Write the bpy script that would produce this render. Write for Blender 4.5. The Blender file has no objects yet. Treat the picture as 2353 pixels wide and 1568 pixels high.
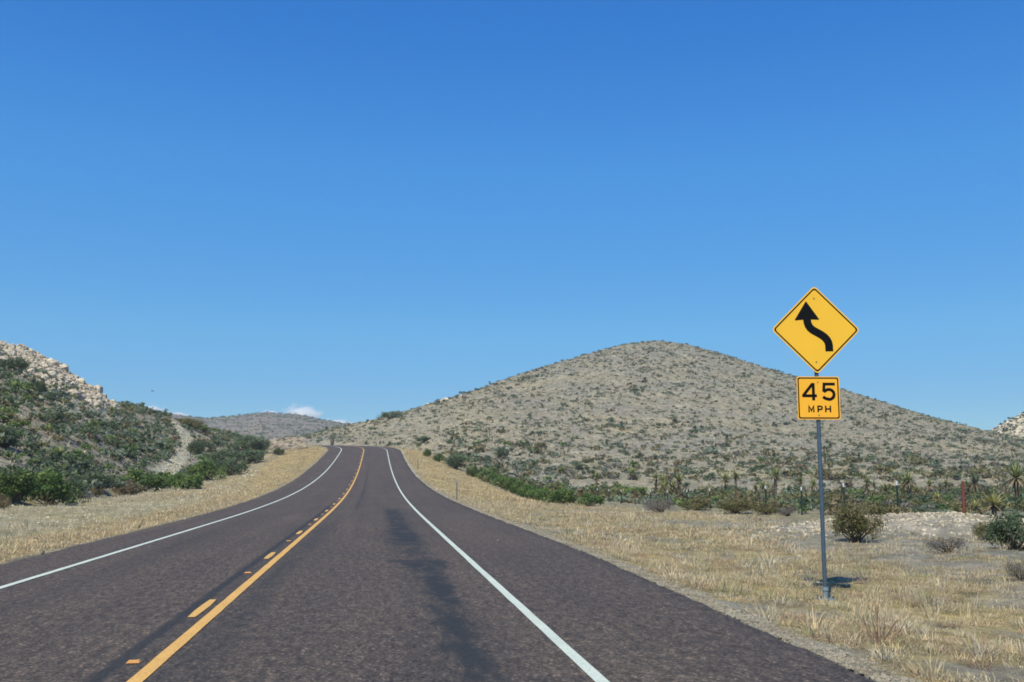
import bpy, math
import numpy as np
from mathutils import Vector

# ------------------------------------------------------------------ camera, world, sun, exposure
SC = bpy.context.scene
COL = SC.collection
RAD = math.radians
YAW, PITCH = RAD(7.72), RAD(7.53)
CAM = np.array([1.70, 0.0, 1.50])
FPX, CXP, CYP = 2300.0, 1176.5, 784.0            # focal length and centre in 2353-pixel-wide units
SUN_EL, SUN_AZ = RAD(52), RAD(-153)              # azimuth from +Y, positive towards +X

cd = bpy.data.cameras.new('camera'); cam = bpy.data.objects.new('camera', cd); COL.objects.link(cam)
cd.sensor_width = 36.0; cd.lens = 36.0 * FPX / 2353.0
cd.clip_start = 0.05; cd.clip_end = 30000
cam.location = CAM; cam.rotation_euler = (math.pi / 2 + PITCH, 0, -YAW)
SC.camera = cam

w = bpy.data.worlds.new('World'); SC.world = w; w.use_nodes = True
wn, wl = w.node_tree.nodes, w.node_tree.links
sky = wn.new('ShaderNodeTexSky'); sky.sky_type = 'NISHITA'; sky.sun_disc = False
sky.sun_elevation = SUN_EL; sky.sun_rotation = SUN_AZ
sky.altitude = 1200; sky.air_density = 1.0; sky.dust_density = 0.25; sky.ozone_density = 5.0
# the photograph's deep clean sky: same hue and gradient, purer and more even than the default air
def wmath(op, *xs):
    n = wn.new('ShaderNodeMath'); n.operation = op
    for i, x in enumerate(xs):
        if hasattr(x, 'is_output'): wl.new(x, n.inputs[i])
        else: n.inputs[i].default_value = x
    return n.outputs[0]
sp = wn.new('ShaderNodeSeparateColor'); sp.mode = 'HSV'; wl.new(sky.outputs[0], sp.inputs[0])
cb = wn.new('ShaderNodeCombineColor'); cb.mode = 'HSV'; wl.new(sp.outputs[0], cb.inputs[0]); wl.new(sp.outputs[1], cb.inputs[1]); cb.inputs[2].default_value = 1
gm = wn.new('ShaderNodeGamma'); wl.new(cb.outputs[0], gm.inputs[0]); gm.inputs[1].default_value = 1.5
bg = wn['Background']; wl.new(gm.outputs[0], bg.inputs['Color'])
vm = wmath('MULTIPLY', wmath('POWER', sp.outputs[2], .30), 2.8)
sc_ = wn.new('ShaderNodeMix'); sc_.data_type = 'RGBA'; sc_.blend_type = 'MULTIPLY'; sc_.inputs[0].default_value = 1
wl.new(gm.outputs[0], sc_.inputs[6]); wl.new(vm, sc_.inputs[7]); wl.new(sc_.outputs[2], bg.inputs['Color'])
tcw = wn.new('ShaderNodeTexCoord'); sxw = wn.new('ShaderNodeSeparateXYZ'); wl.new(tcw.outputs['Generated'], sxw.inputs[0])
rw = wn.new('ShaderNodeValToRGB'); wl.new(sxw.outputs[2], rw.inputs[0])
for i, (p_, c_) in enumerate([(.03, (.55, .79, .95)), (.07, (.67, .87, .97)), (.135, (.80, 1.10, 1.02)), (.292, (.60, 1.13, 1.07)), (.423, (.35, .88, .98)), (.7, (.34, .82, .94))]):
    e_ = rw.color_ramp.elements[i] if i < 2 else rw.color_ramp.elements.new(p_)
    e_.position = p_; e_.color = (*c_, 1)
s2_ = wn.new('ShaderNodeMix'); s2_.data_type = 'RGBA'; s2_.blend_type = 'MULTIPLY'; s2_.inputs[0].default_value = 1
wl.new(sc_.outputs[2], s2_.inputs[6]); wl.new(rw.outputs[0], s2_.inputs[7]); wl.new(s2_.outputs[2], bg.inputs['Color'])
bg.inputs['Strength'].default_value = 0.115

sd = bpy.data.lights.new('sun', 'SUN'); sun = bpy.data.objects.new('sun', sd); COL.objects.link(sun)
sd.energy = 4.4; sd.angle = RAD(0.5); sd.color = (1.0, 0.94, 0.76)
SV = Vector((math.sin(SUN_AZ) * math.cos(SUN_EL), math.cos(SUN_AZ) * math.cos(SUN_EL), math.sin(SUN_EL)))
sun.rotation_euler = SV.to_track_quat('Z', 'Y').to_euler(); sun.location = (-40, -40, 80)

SC.view_settings.view_transform = 'Standard'; SC.view_settings.look = 'None'
SC.view_settings.exposure = 0.45; SC.view_settings.gamma = 1.0
SC.render.engine = 'CYCLES'
SC.cycles.max_bounces = 5; SC.cycles.diffuse_bounces = 3; SC.cycles.transparent_max_bounces = 8
SC.cycles.volume_bounces = 8; SC.cycles.max_bounces = 10
SC.cycles.filter_width = 1.75
SC.cycles.use_adaptive_sampling = True

# ------------------------------------------------------------------ projection helpers
FH = np.array([math.sin(YAW), math.cos(YAW), 0]); RT = np.array([math.cos(YAW), -math.sin(YAW), 0])
UPV = np.array([0, 0, 1.0])
FWD = FH * math.cos(PITCH) + UPV * math.sin(PITCH); UPC = -FH * math.sin(PITCH) + UPV * math.cos(PITCH)

def ray(u, v):
    u = np.asarray(u, float); v = np.asarray(v, float)
    d = FWD * FPX + RT * (u - CXP)[..., None] + UPC * (CYP - v)[..., None]
    return d / np.hypot(d[..., 0], d[..., 1])[..., None]        # unit horizontal length

def project(p):
    q = np.asarray(p, float) - CAM
    dep = q @ FWD
    return CXP + FPX * (q @ RT) / dep, CYP - FPX * (q @ UPC) / dep, dep

def bear(u, v=1088.0):
    d = ray(u, v)
    return np.arctan2(d @ RT, d @ FH)

def sstep(a, b, x):
    t = np.clip((x - a) / (b - a), 0, 1); return t * t * (3 - 2 * t)

def vnoise(x, y, seed=0):
    xi = np.floor(x).astype(np.int64); yi = np.floor(y).astype(np.int64)
    fx = x - xi; fy = y - yi
    fx = fx * fx * (3 - 2 * fx); fy = fy * fy * (3 - 2 * fy)
    def h(a, b):
        n = (a * 374761393 + b * 668265263 + seed * 974711) & 0xFFFFFFFF
        n = ((n ^ (n >> 13)) * 1274126177) & 0xFFFFFFFF
        n = (n ^ (n >> 16)) & 0xFFFF
        return n / 65535.0
    a = h(xi, yi); b = h(xi + 1, yi); c = h(xi, yi + 1); d = h(xi + 1, yi + 1)
    return (a + (b - a) * fx) * (1 - fy) + (c + (d - c) * fx) * fy

def fbm(x, y, sc, octv=3, seed=0):
    s = 0.0; a = 1.0; t = 0.0
    for i in range(octv):
        ca, sa = math.cos(.6 + 1.1 * i), math.sin(.6 + 1.1 * i)
        s = s + a * (vnoise((x * ca - y * sa) * sc, (x * sa + y * ca) * sc, seed + i * 17) - 0.5); t += a; a *= 0.5; sc *= 2.03
    return s / t * 2                                             # about -1 .. 1

# ------------------------------------------------------------------ road alignment
S0, RR, AMAX = 150.0, 78.0, 1.35
SEND = S0 + RR * AMAX
def road_z(s):
    return np.interp(s, ZS, ZV)
_ks = np.array([-80, 0, 30, 42, 56, 66, 76, 88, 100, 113, 126, 139, 152, 165, 178, 190, 205, 225, 260, 400.])
_kz = np.array([0, 0, 0, 0.01, .13, .31, .56, .98, 1.5, 2.2, 3.03, 3.98, 5.0, 5.85, 6.38, 6.5, 6.3, 5.7, 4.5, 3.])
ZS = np.arange(-80, 400, 1.0)
_z = np.interp(ZS, _ks, _kz)
ZV = np.convolve(np.pad(_z, 6, mode='edge'), np.ones(13) / 13, mode='valid')

def road_xy(s, lat):
    s = np.asarray(s, float); lat = np.asarray(lat, float)
    a = np.clip((s - S0) / RR, 0, AMAX); over = np.maximum(s - SEND, 0)
    x = np.where(s < S0, lat, -RR + (RR + lat) * np.cos(a) - over * np.sin(a))
    y = np.where(s < S0, s, S0 + (RR + lat) * np.sin(a) + over * np.cos(a))
    return x, y

def road_ls(x, y):
    a = np.arctan2(y - S0, x + RR); a = np.where(y < S0, 0, np.clip(a, 0, AMAX))
    r = np.hypot(x + RR, y - S0)
    lat = np.where(y < S0, x, r - RR); s = np.where(y < S0, y, S0 + RR * a)
    return lat, s

def edge_r(s): return np.interp(s, [0, 8, 12, 20, 45, 70, 100, 160], [5.42, 5.52, 5.65, 5.90, 5.92, 5.70, 5.5, 5.4])
def edge_l(s): return np.interp(s, [0, 15, 40, 80, 110, 160], [-4.68, -4.67, -4.75, -5.1, -5.35, -5.2])

# ------------------------------------------------------------------ terrain
def sil(pts, extra=()):
    p = np.array(pts, float); d = ray(p[:, 0], p[:, 1])
    return np.arctan2(d @ RT, d @ FH), d[:, 2]

class Hill:
    def __init__(s, pts, db, dc, eb, p, noise):
        s.b, s.e = sil(pts)
        s.db = (bear(np.array([k[0] for k in db], float)), [k[1] for k in db])
        s.dc = (bear(np.array([k[0] for k in dc], float)), [k[1] for k in dc])
        s.eb = (bear(np.array([k[0] for k in eb], float)), [k[1] for k in eb])
        s.p = p; s.noise = noise
    def z(s, b, rho):
        db = np.interp(b, *s.db); dc = np.interp(b, *s.dc); eb = np.interp(b, *s.eb); ec = np.interp(b, s.b, s.e)
        t = np.clip((rho - db) / (dc - db), 0, 1)
        e = eb + (ec - eb) * (1 - (1 - t) ** s.p)
        z = 1.5 + e * rho
        x = np.maximum(rho - dc, 0); lim = (ec + 0.28) / 0.012
        xq = np.minimum(x, lim)
        zb = 1.5 + ec * dc + ec * xq - 0.006 * xq * xq - 0.28 * np.maximum(x - lim, 0)
        z = np.where(rho > dc, zb, z)
        z = np.where(rho < db, 1.5 + eb * db - (db - rho) * 0.35, z)
        return np.where(ec < -0.06, -60, z)

LEFT = Hill([(-900, 560), (-300, 690), (0, 789), (60, 808), (130, 838), (180, 872), (232, 906), (246, 922), (300, 935), (350, 949),
             (400, 965), (460, 985), (532, 1003), (600, 1016), (640, 1026), (660, 1060), (700, 1500)],
            [(-400, 38), (0, 52), (200, 66), (430, 100), (560, 140), (640, 172)],
            [(-400, 105), (0, 128), (230, 138), (300, 150), (400, 165), (560, 190), (640, 200)],
            [(-400, -.035), (0, -.030), (200, -.022), (430, -.012), (560, .008), (620, .018), (660, .022)], 1.35, 0.5)
RIGHT = Hill([(520, 1500), (570, 1018), (600, 1014), (645, 1009), (693, 1003), (739, 992), (804, 977), (870, 962), (960, 938), (1030, 917),
              (1100, 895), (1180, 865), (1290, 831), (1380, 806), (1440, 791), (1490, 785), (1520, 784), (1580, 792), (1660, 814), (1740, 840),
              (1830, 868), (1940, 896), (2040, 928), (2150, 962), (2250, 987), (2330, 1003), (2500, 1040), (2800, 1080)],
             [(600, 188), (900, 186), (960, 180), (1000, 160), (1100, 140), (1500, 138), (2000, 142), (2400, 150)],
             [(600, 215), (700, 232), (800, 262), (900, 232), (1000, 245), (1200, 285), (1515, 340), (1900, 335), (2280, 300), (2800, 280)],
             [(600, .026), (940, .0265), (985, .018), (1050, .006), (1150, -.002), (1300, -.007), (1500, -.009), (1900, -.007), (2400, -.004)], 1.5, 0.6)
FAR = Hill([(-300, 860), (100, 905), (250, 921), (294, 929), (330, 936), (390, 951), (430, 957), (476, 961), (550, 955), (616, 948), (677, 952), (733, 962),
            (803, 977), (900, 1000), (1000, 1030), (1100, 1500)],
           [(0, 330), (1000, 330)], [(0, 640), (500, 720), (700, 700), (900, 640)], [(0, .0), (600, .022), (1000, .02)], 1.4, 1.2)
FARR = Hill([(2150, 1500), (2200, 1015), (2250, 1001), (2282, 991), (2310, 974), (2353, 951), (2450, 905), (2700, 850), (3200, 820)],
            [(2200, 330), (3200, 260)], [(2200, 430), (3200, 420)], [(2200, .0), (3200, .0)], 1.4, 1.2)

def hyp(y, ks, vs): return np.interp(y, ks, vs)

# a low gravel mound beside the fence
_d = ray(2125.0, 1205.0); MOUND = CAM[:2] + _d[:2] * 37.0

def plain(x, y):
    lat, s = road_ls(x, y)
    zr = road_z(s)
    dr14 = hyp(s, [0, 40, 60, 85, 130, 160, 200], [.46, .44, .75, 1.45, 1.8, 1.4, .6])
    dr8 = np.minimum(dr14, .38)
    pr = hyp(y, [-50, 0, 35, 50, 75, 100, 130, 160, 220], [-.5, -.5, -.38, -.5, -1.0, -1.25, -1.1, -.4, 1.5])
    er = edge_r(s)
    zR = np.where(lat < er, zr - .012 * np.abs(lat), 0)
    t1 = np.clip((lat - er) / (8.5 - er), 0, 1); t2 = np.clip((lat - 8.5) / 5.5, 0, 1); t3 = sstep(14, 26, lat)
    zR = (zr - .07) * (1 - t1) + (zr - dr8) * t1
    zR = np.where(lat > 8.5, (zr - dr8) * (1 - t2) + (zr - dr14) * t2, zR)
    zR = zR * (1 - t3) + pr * t3
    dl = hyp(s, [0, 50, 75, 95, 136, 160, 190, 220], [.12, .10, .55, 1.1, 1.5, 1.1, .2, -.5])
    el = edge_l(s)
    u1 = np.clip((el - lat) / (el + 7.0), 0, 1); u2 = np.clip((-7.0 - lat) / 10.0, 0, 1)
    zL = (zr - .07) * (1 - u1) + (zr - .07 - .35 * np.minimum(dl + .25, .5)) * u1
    zL = np.where(lat < -7.0, (zr - .07 - .35 * np.minimum(dl + .25, .5)) * (1 - u2) + (zr - dl) * u2, zL)
    z = np.where(lat > 0, zR, zL)
    inr = (lat < er + .02) & (lat > el - .02)
    z = np.where(inr, zr - .012 * np.abs(lat) - .09, z)
    off = np.minimum(np.abs(lat - er), np.abs(lat - el)) * (~inr)
    m = np.exp(-(((x - MOUND[0]) / 4.6) ** 2 + ((y - MOUND[1]) / 1.6) ** 2))
    z = z + m * 0.58 + sstep(0.1, 2.0, off) * (0.07 * fbm(x, y, .9, 3, 5) + .04 * fbm(x, y, 3.1, 2, 9))
    return z

def smax(a, b, k=.7):
    return np.maximum(a, b) + k * np.log1p(np.exp(-np.abs(a - b) / k)) * np.exp(-np.abs(a - b) / k)

def terrain(x, y, want_id=False):
    x = np.asarray(x, float); y = np.asarray(y, float)
    dx = x - CAM[0]; dy = y - CAM[1]
    rho = np.hypot(dx, dy) + 1e-6
    b = np.arctan2(dx * RT[0] + dy * RT[1], dx * FH[0] + dy * FH[1])
    front = 1 - sstep(RAD(55), RAD(80), np.abs(b))
    zp = plain(x, y)
    lat, s = road_ls(x, y)
    corr = 1 - sstep(7.5, 17.0, np.abs(lat))                    # keep hills off the road corridor
    corr = np.where((s > 175) & (lat > 0), 1 - sstep(5.8, 10.0, lat), corr)
    corr = np.where((s > 160) & (lat < 0), 1 - sstep(9.0, 13.0, -lat), corr)
    corr = np.where(s >= SEND - 1, corr * 0 + (np.abs(lat) < 8), corr)
    z = zp; ident = np.zeros(x.shape, int)
    for i, h in enumerate((LEFT, RIGHT, FAR, FARR), 1):
        rough = h.noise * (fbm(x, y, .06, 3, 40 + i) * .9 + fbm(x, y, .35, 3, 60 + i) * .38 + fbm(x, y, 1.3, 2, 80 + i) * .12)
        db = np.interp(b, *h.db)
        dc = np.interp(b, *h.dc)
        rough = rough * sstep(db, db + 40, rho) * (1 - .55 * sstep(dc - 70, dc - 10, rho))
        hz = (h.z(b, rho) + rough) * front - 60 * (1 - front)
        ident = np.where(hz > z, i, ident)
        z = smax(z, hz)
    z = zp * corr + z * (1 - corr)
    ident = np.where(corr > .6, 0, ident)
    return (z, ident) if want_id else z

def hit(u, v, r0=6.0, r1=900.0, n=2600):
    """where the line of sight through a photo pixel meets the terrain"""
    d = ray(float(u), float(v)); rr = np.geomspace(r0, r1, n)
    x = CAM[0] + d[0] * rr; y = CAM[1] + d[1] * rr
    below = np.nonzero(CAM[2] + d[2] * rr < terrain(x, y))[0]
    k = below[0] if len(below) else n - 1
    return np.array([x[k], y[k], float(terrain(x[k:k + 1], y[k:k + 1])[0])]), rr[k]

def at(u, dist):
    d = ray(float(u), 1088.0); x = CAM[0] + d[0] * dist; y = CAM[1] + d[1] * dist
    return np.array([x, y, float(terrain(np.array([x]), np.array([y]))[0])])

# ------------------------------------------------------------------ object helpers
def tag(o, label=None, cat=None, group=None, kind=None):
    if label: o['label'] = label
    if cat: o['category'] = cat
    if group: o['group'] = group
    if kind: o['kind'] = kind
    return o

def mesh(name, V, T=None, Q=None, mats=(), mi=None, smooth=False, attrs=None):
    V = np.asarray(V, np.float32).reshape(-1, 3)
    T = np.zeros((0, 3), np.int32) if T is None else np.asarray(T, np.int32).reshape(-1, 3)
    Q = np.zeros((0, 4), np.int32) if Q is None else np.asarray(Q, np.int32).reshape(-1, 4)
    me = bpy.data.meshes.new(name)
    me.vertices.add(len(V)); me.vertices.foreach_set('co', V.ravel())
    nl = T.size + Q.size; nf = len(T) + len(Q)
    me.loops.add(nl); me.loops.foreach_set('vertex_index', np.concatenate([T.ravel(), Q.ravel()]).astype(np.int32))
    me.polygons.add(nf)
    st = np.concatenate([np.arange(len(T)) * 3, T.size + np.arange(len(Q)) * 4]).astype(np.int32)
    me.polygons.foreach_set('loop_start', st)
    for m in mats: me.materials.append(m)
    if mi is not None: me.polygons.foreach_set('material_index', np.asarray(mi, np.int32))
    me.polygons.foreach_set('use_smooth', np.full(nf, bool(smooth)))
    for k, (tp, data) in (attrs or {}).items():
        a = me.attributes.new(k, tp, 'POINT')
        data = np.asarray(data, np.float32)
        if tp == 'FLOAT': a.data.foreach_set('value', data.ravel())
        elif tp == 'FLOAT_COLOR':
            if data.shape[1] == 3: data = np.concatenate([data, np.ones((len(data), 1), np.float32)], 1)
            a.data.foreach_set('color', data.ravel())
        elif tp == 'FLOAT_VECTOR': a.data.foreach_set('vector', data.ravel())
    me.update(calc_edges=True); me.validate()
    return me

def obj(name, me, parent=None, loc=(0, 0, 0), rz=0.0, sc=None):
    o = bpy.data.objects.new(name, me); COL.objects.link(o)
    o.location = loc; o.rotation_euler = (0, 0, rz)
    if sc is not None: o.scale = (sc, sc, sc) if np.isscalar(sc) else sc
    if parent: o.parent = parent
    return o

def empty(name, loc=(0, 0, 0), rz=0.0, sc=None):
    return obj(name, None, None, loc, rz, sc)

class MB:
    """collects simple solids into one mesh"""
    def __init__(s): s.v = []; s.f = []; s.m = []; s.n = 0
    def add(s, V, Fs, m=0):
        s.v.extend([tuple(map(float, p)) for p in V]); s.f.extend([tuple(i + s.n for i in f) for f in Fs]); s.m += [m] * len(Fs); s.n += len(V)
    def box(s, lo, hi, m=0):
        (a, b, c), (d, e, f) = lo, hi
        V = [(a, b, c), (d, b, c), (d, e, c), (a, e, c), (a, b, f), (d, b, f), (d, e, f), (a, e, f)]
        s.add(V, [(3, 2, 1, 0), (4, 5, 6, 7), (0, 1, 5, 4), (1, 2, 6, 5), (2, 3, 7, 6), (3, 0, 4, 7)], m)
    def tube(s, pts, rad, seg=10, m=0, cap=True):
        pts = [np.array(p, float) for p in pts]; rad = [rad] * len(pts) if np.isscalar(rad) else rad
        V = []; Fs = []
        for i, p in enumerate(pts):
            t = pts[min(i + 1, len(pts) - 1)] - pts[max(i - 1, 0)]; t /= np.linalg.norm(t) + 1e-9
            a = np.cross(t, [0, 0, 1.0]) if abs(t[2]) < .95 else np.cross(t, [0, 1.0, 0]); a /= np.linalg.norm(a); bb = np.cross(t, a)
            for k in range(seg):
                an = 2 * math.pi * k / seg; V.append(p + rad[i] * (a * math.cos(an) + bb * math.sin(an)))
        for i in range(len(pts) - 1):
            for k in range(seg):
                k2 = (k + 1) % seg; Fs.append((i * seg + k, i * seg + k2, (i + 1) * seg + k2, (i + 1) * seg + k))
        if cap: Fs.append(tuple(range(seg))[::-1]); Fs.append(tuple((len(pts) - 1) * seg + k for k in range(seg)))
        s.add(V, Fs, m)
    def build(s, name, mats, parent=None, loc=(0, 0, 0), rz=0.0, smooth=False):
        me = bpy.data.meshes.new(name); me.from_pydata(s.v, [], s.f)
        for m in (mats if isinstance(mats, (list, tuple)) else [mats]): me.materials.append(m)
        me.polygons.foreach_set('material_index', np.array(s.m, np.int32)); me.update()
        if smooth: me.polygons.foreach_set('use_smooth', np.ones(len(s.f), bool))
        return obj(name, me, parent, loc, rz)

# ------------------------------------------------------------------ materials
def new_mat(name):
    m = bpy.data.materials.new(name); m.use_nodes = True
    nt = m.node_tree; b = nt.nodes['Principled BSDF']; b.inputs['Specular IOR Level'].default_value = 0.25
    return m, nt, nt.nodes, nt.links, b

def noise_node(nt, sc, detail=3, rough=.55, vec=None, dim='3D'):
    n = nt.nodes.new('ShaderNodeTexNoise'); n.noise_dimensions = dim
    n.inputs['Scale'].default_value = sc; n.inputs['Detail'].default_value = detail; n.inputs['Roughness'].default_value = rough
    if vec is not None: nt.links.new(vec, n.inputs['Vector'])
    return n

def ramp(nt, fac, stops):
    r = nt.nodes.new('ShaderNodeValToRGB'); el = r.color_ramp.elements
    for i, (p, c) in enumerate(stops):
        e = el[i] if i < 2 else el.new(p)
        e.position = p; e.color = (c, c, c, 1) if np.isscalar(c) else (*c, 1)
    nt.links.new(fac, r.inputs['Fac']); return r.outputs['Color']

def mul(nt, a, b, fac=1.0, mode='MULTIPLY'):
    n = nt.nodes.new('ShaderNodeMix'); n.data_type = 'RGBA'; n.blend_type = mode
    n.inputs[0].default_value = fac
    for k, s in ((6, a), (7, b)):
        if hasattr(s, 'is_output'): nt.links.new(s, n.inputs[k])
        else: n.inputs[k].default_value = (*s, 1)
    return n.outputs[2]

def mixf(nt, fac, a, b):
    o = mul(nt, a, b, 1.0, 'MIX'); nt.links.new(fac, o.node.inputs[0]); return o

def flat_mat(name, col, rough=.6, metal=0.0, var=.12, sc=8.0, spec=.3):
    m, nt, N, L, b = new_mat(name)
    tc = N.new('ShaderNodeTexCoord'); n = noise_node(nt, sc, 4, .6, tc.outputs['Object'])
    c = mul(nt, col, ramp(nt, n.outputs['Fac'], [(.3, 1 - var), (.7, 1 + 0 * var)]))
    L.new(c, b.inputs['Base Color']); b.inputs['Roughness'].default_value = rough; b.inputs['Metallic'].default_value = metal
    b.inputs['Specular IOR Level'].default_value = spec
    return m

def ground_mat():
    m, nt, N, L, b = new_mat('soil')
    at_ = N.new('ShaderNodeAttribute'); at_.attribute_name = 'base'
    tc = N.new('ShaderNodeTexCoord'); P = tc.outputs['Object']
    n1 = noise_node(nt, .35, 4, .6, P); n2 = noise_node(nt, 2.2, 5, .65, P); n3 = noise_node(nt, 14.0, 5, .7, P); n4 = noise_node(nt, .07, 3, .5, P); n5 = noise_node(nt, .8, 4, .7, P)
    c = mul(nt, at_.outputs['Color'], ramp(nt, n1.outputs['Fac'], [(.25, (.80, .79, .80)), (.75, (1.12, 1.10, 1.04))]))
    c = mul(nt, c, ramp(nt, n2.outputs['Fac'], [(.30, (.66, .66, .68)), (.5, (.98, .97, .95)), (.72, (1.22, 1.20, 1.14))]))
    c = mul(nt, c, ramp(nt, n3.outputs['Fac'], [(.3, .68), (.55, 1.0), (.75, 1.22)]))
    c = mul(nt, c, ramp(nt, n4.outputs['Fac'], [(.3, (.93, .95, 1.0)), (.7, (1.07, 1.03, .95))]))
    c = mul(nt, c, ramp(nt, n5.outputs['Fac'], [(.30, (.60, .62, .60)), (.48, (.95, .96, .95)), (.70, (1.22, 1.20, 1.17))]))
    L.new(c, b.inputs['Base Color']); b.inputs['Roughness'].default_value = .95; b.inputs['Specular IOR Level'].default_value = .1
    bu = N.new('ShaderNodeBump'); bu.inputs['Strength'].default_value = .9; bu.inputs['Distance'].default_value = .12
    L.new(n3.outputs['Fac'], bu.inputs['Height']); L.new(bu.outputs[0], b.inputs['Normal'])
    return m

def leaf_mat(name, trans=.25, spread=.10):
    m, nt, N, L, b = new_mat(name)
    a = N.new('ShaderNodeAttribute'); a.attribute_name = 'base'
    oi = N.new('ShaderNodeObjectInfo')
    h = N.new('ShaderNodeHueSaturation')
    mr = N.new('ShaderNodeMapRange'); mr.inputs['To Min'].default_value = 1 - 2.2 * spread; mr.inputs['To Max'].default_value = 1 + 2.2 * spread
    L.new(oi.outputs['Random'], mr.inputs['Value']); L.new(mr.outputs[0], h.inputs['Value']); L.new(a.outputs['Color'], h.inputs['Color'])
    L.new(h.outputs[0], b.inputs['Base Color']); b.inputs['Roughness'].default_value = .6; b.inputs['Specular IOR Level'].default_value = .2
    tr = N.new('ShaderNodeBsdfTranslucent'); L.new(h.outputs[0], tr.inputs['Color'])
    mx = N.new('ShaderNodeMixShader'); mx.inputs[0].default_value = trans
    L.new(b.outputs[0], mx.inputs[1]); L.new(tr.outputs[0], mx.inputs[2])
    L.new(mx.outputs[0], N['Material Output'].inputs['Surface'])
    return m

def rock_mat(name, col):
    m, nt, N, L, b = new_mat(name)
    tc = N.new('ShaderNodeTexCoord'); P = tc.outputs['Object']
    n1 = noise_node(nt, 1.1, 5, .65, P); n2 = noise_node(nt, 7.0, 5, .7, P)
    oi = N.new('ShaderNodeObjectInfo')
    c = mul(nt, col, ramp(nt, n1.outputs['Fac'], [(.3, (.70, .66, .60)), (.52, (1.0, .95, .88)), (.7, (1.15, 1.13, 1.1))]))
    c = mul(nt, c, ramp(nt, n2.outputs['Fac'], [(.3, .62), (.55, 1.0), (.8, 1.15)]))
    c = mul(nt, c, ramp(nt, oi.outputs['Random'], [(0, (.80, .76, .72)), (1, (1.1, 1.08, 1.04))]))
    L.new(c, b.inputs['Base Color']); b.inputs['Roughness'].default_value = .92; b.inputs['Specular IOR Level'].default_value = .1
    bu = N.new('ShaderNodeBump'); bu.inputs['Strength'].default_value = .8; bu.inputs['Distance'].default_value = .15
    L.new(n2.outputs['Fac'], bu.inputs['Height']); L.new(bu.outputs[0], b.inputs['Normal'])
    return m

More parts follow.
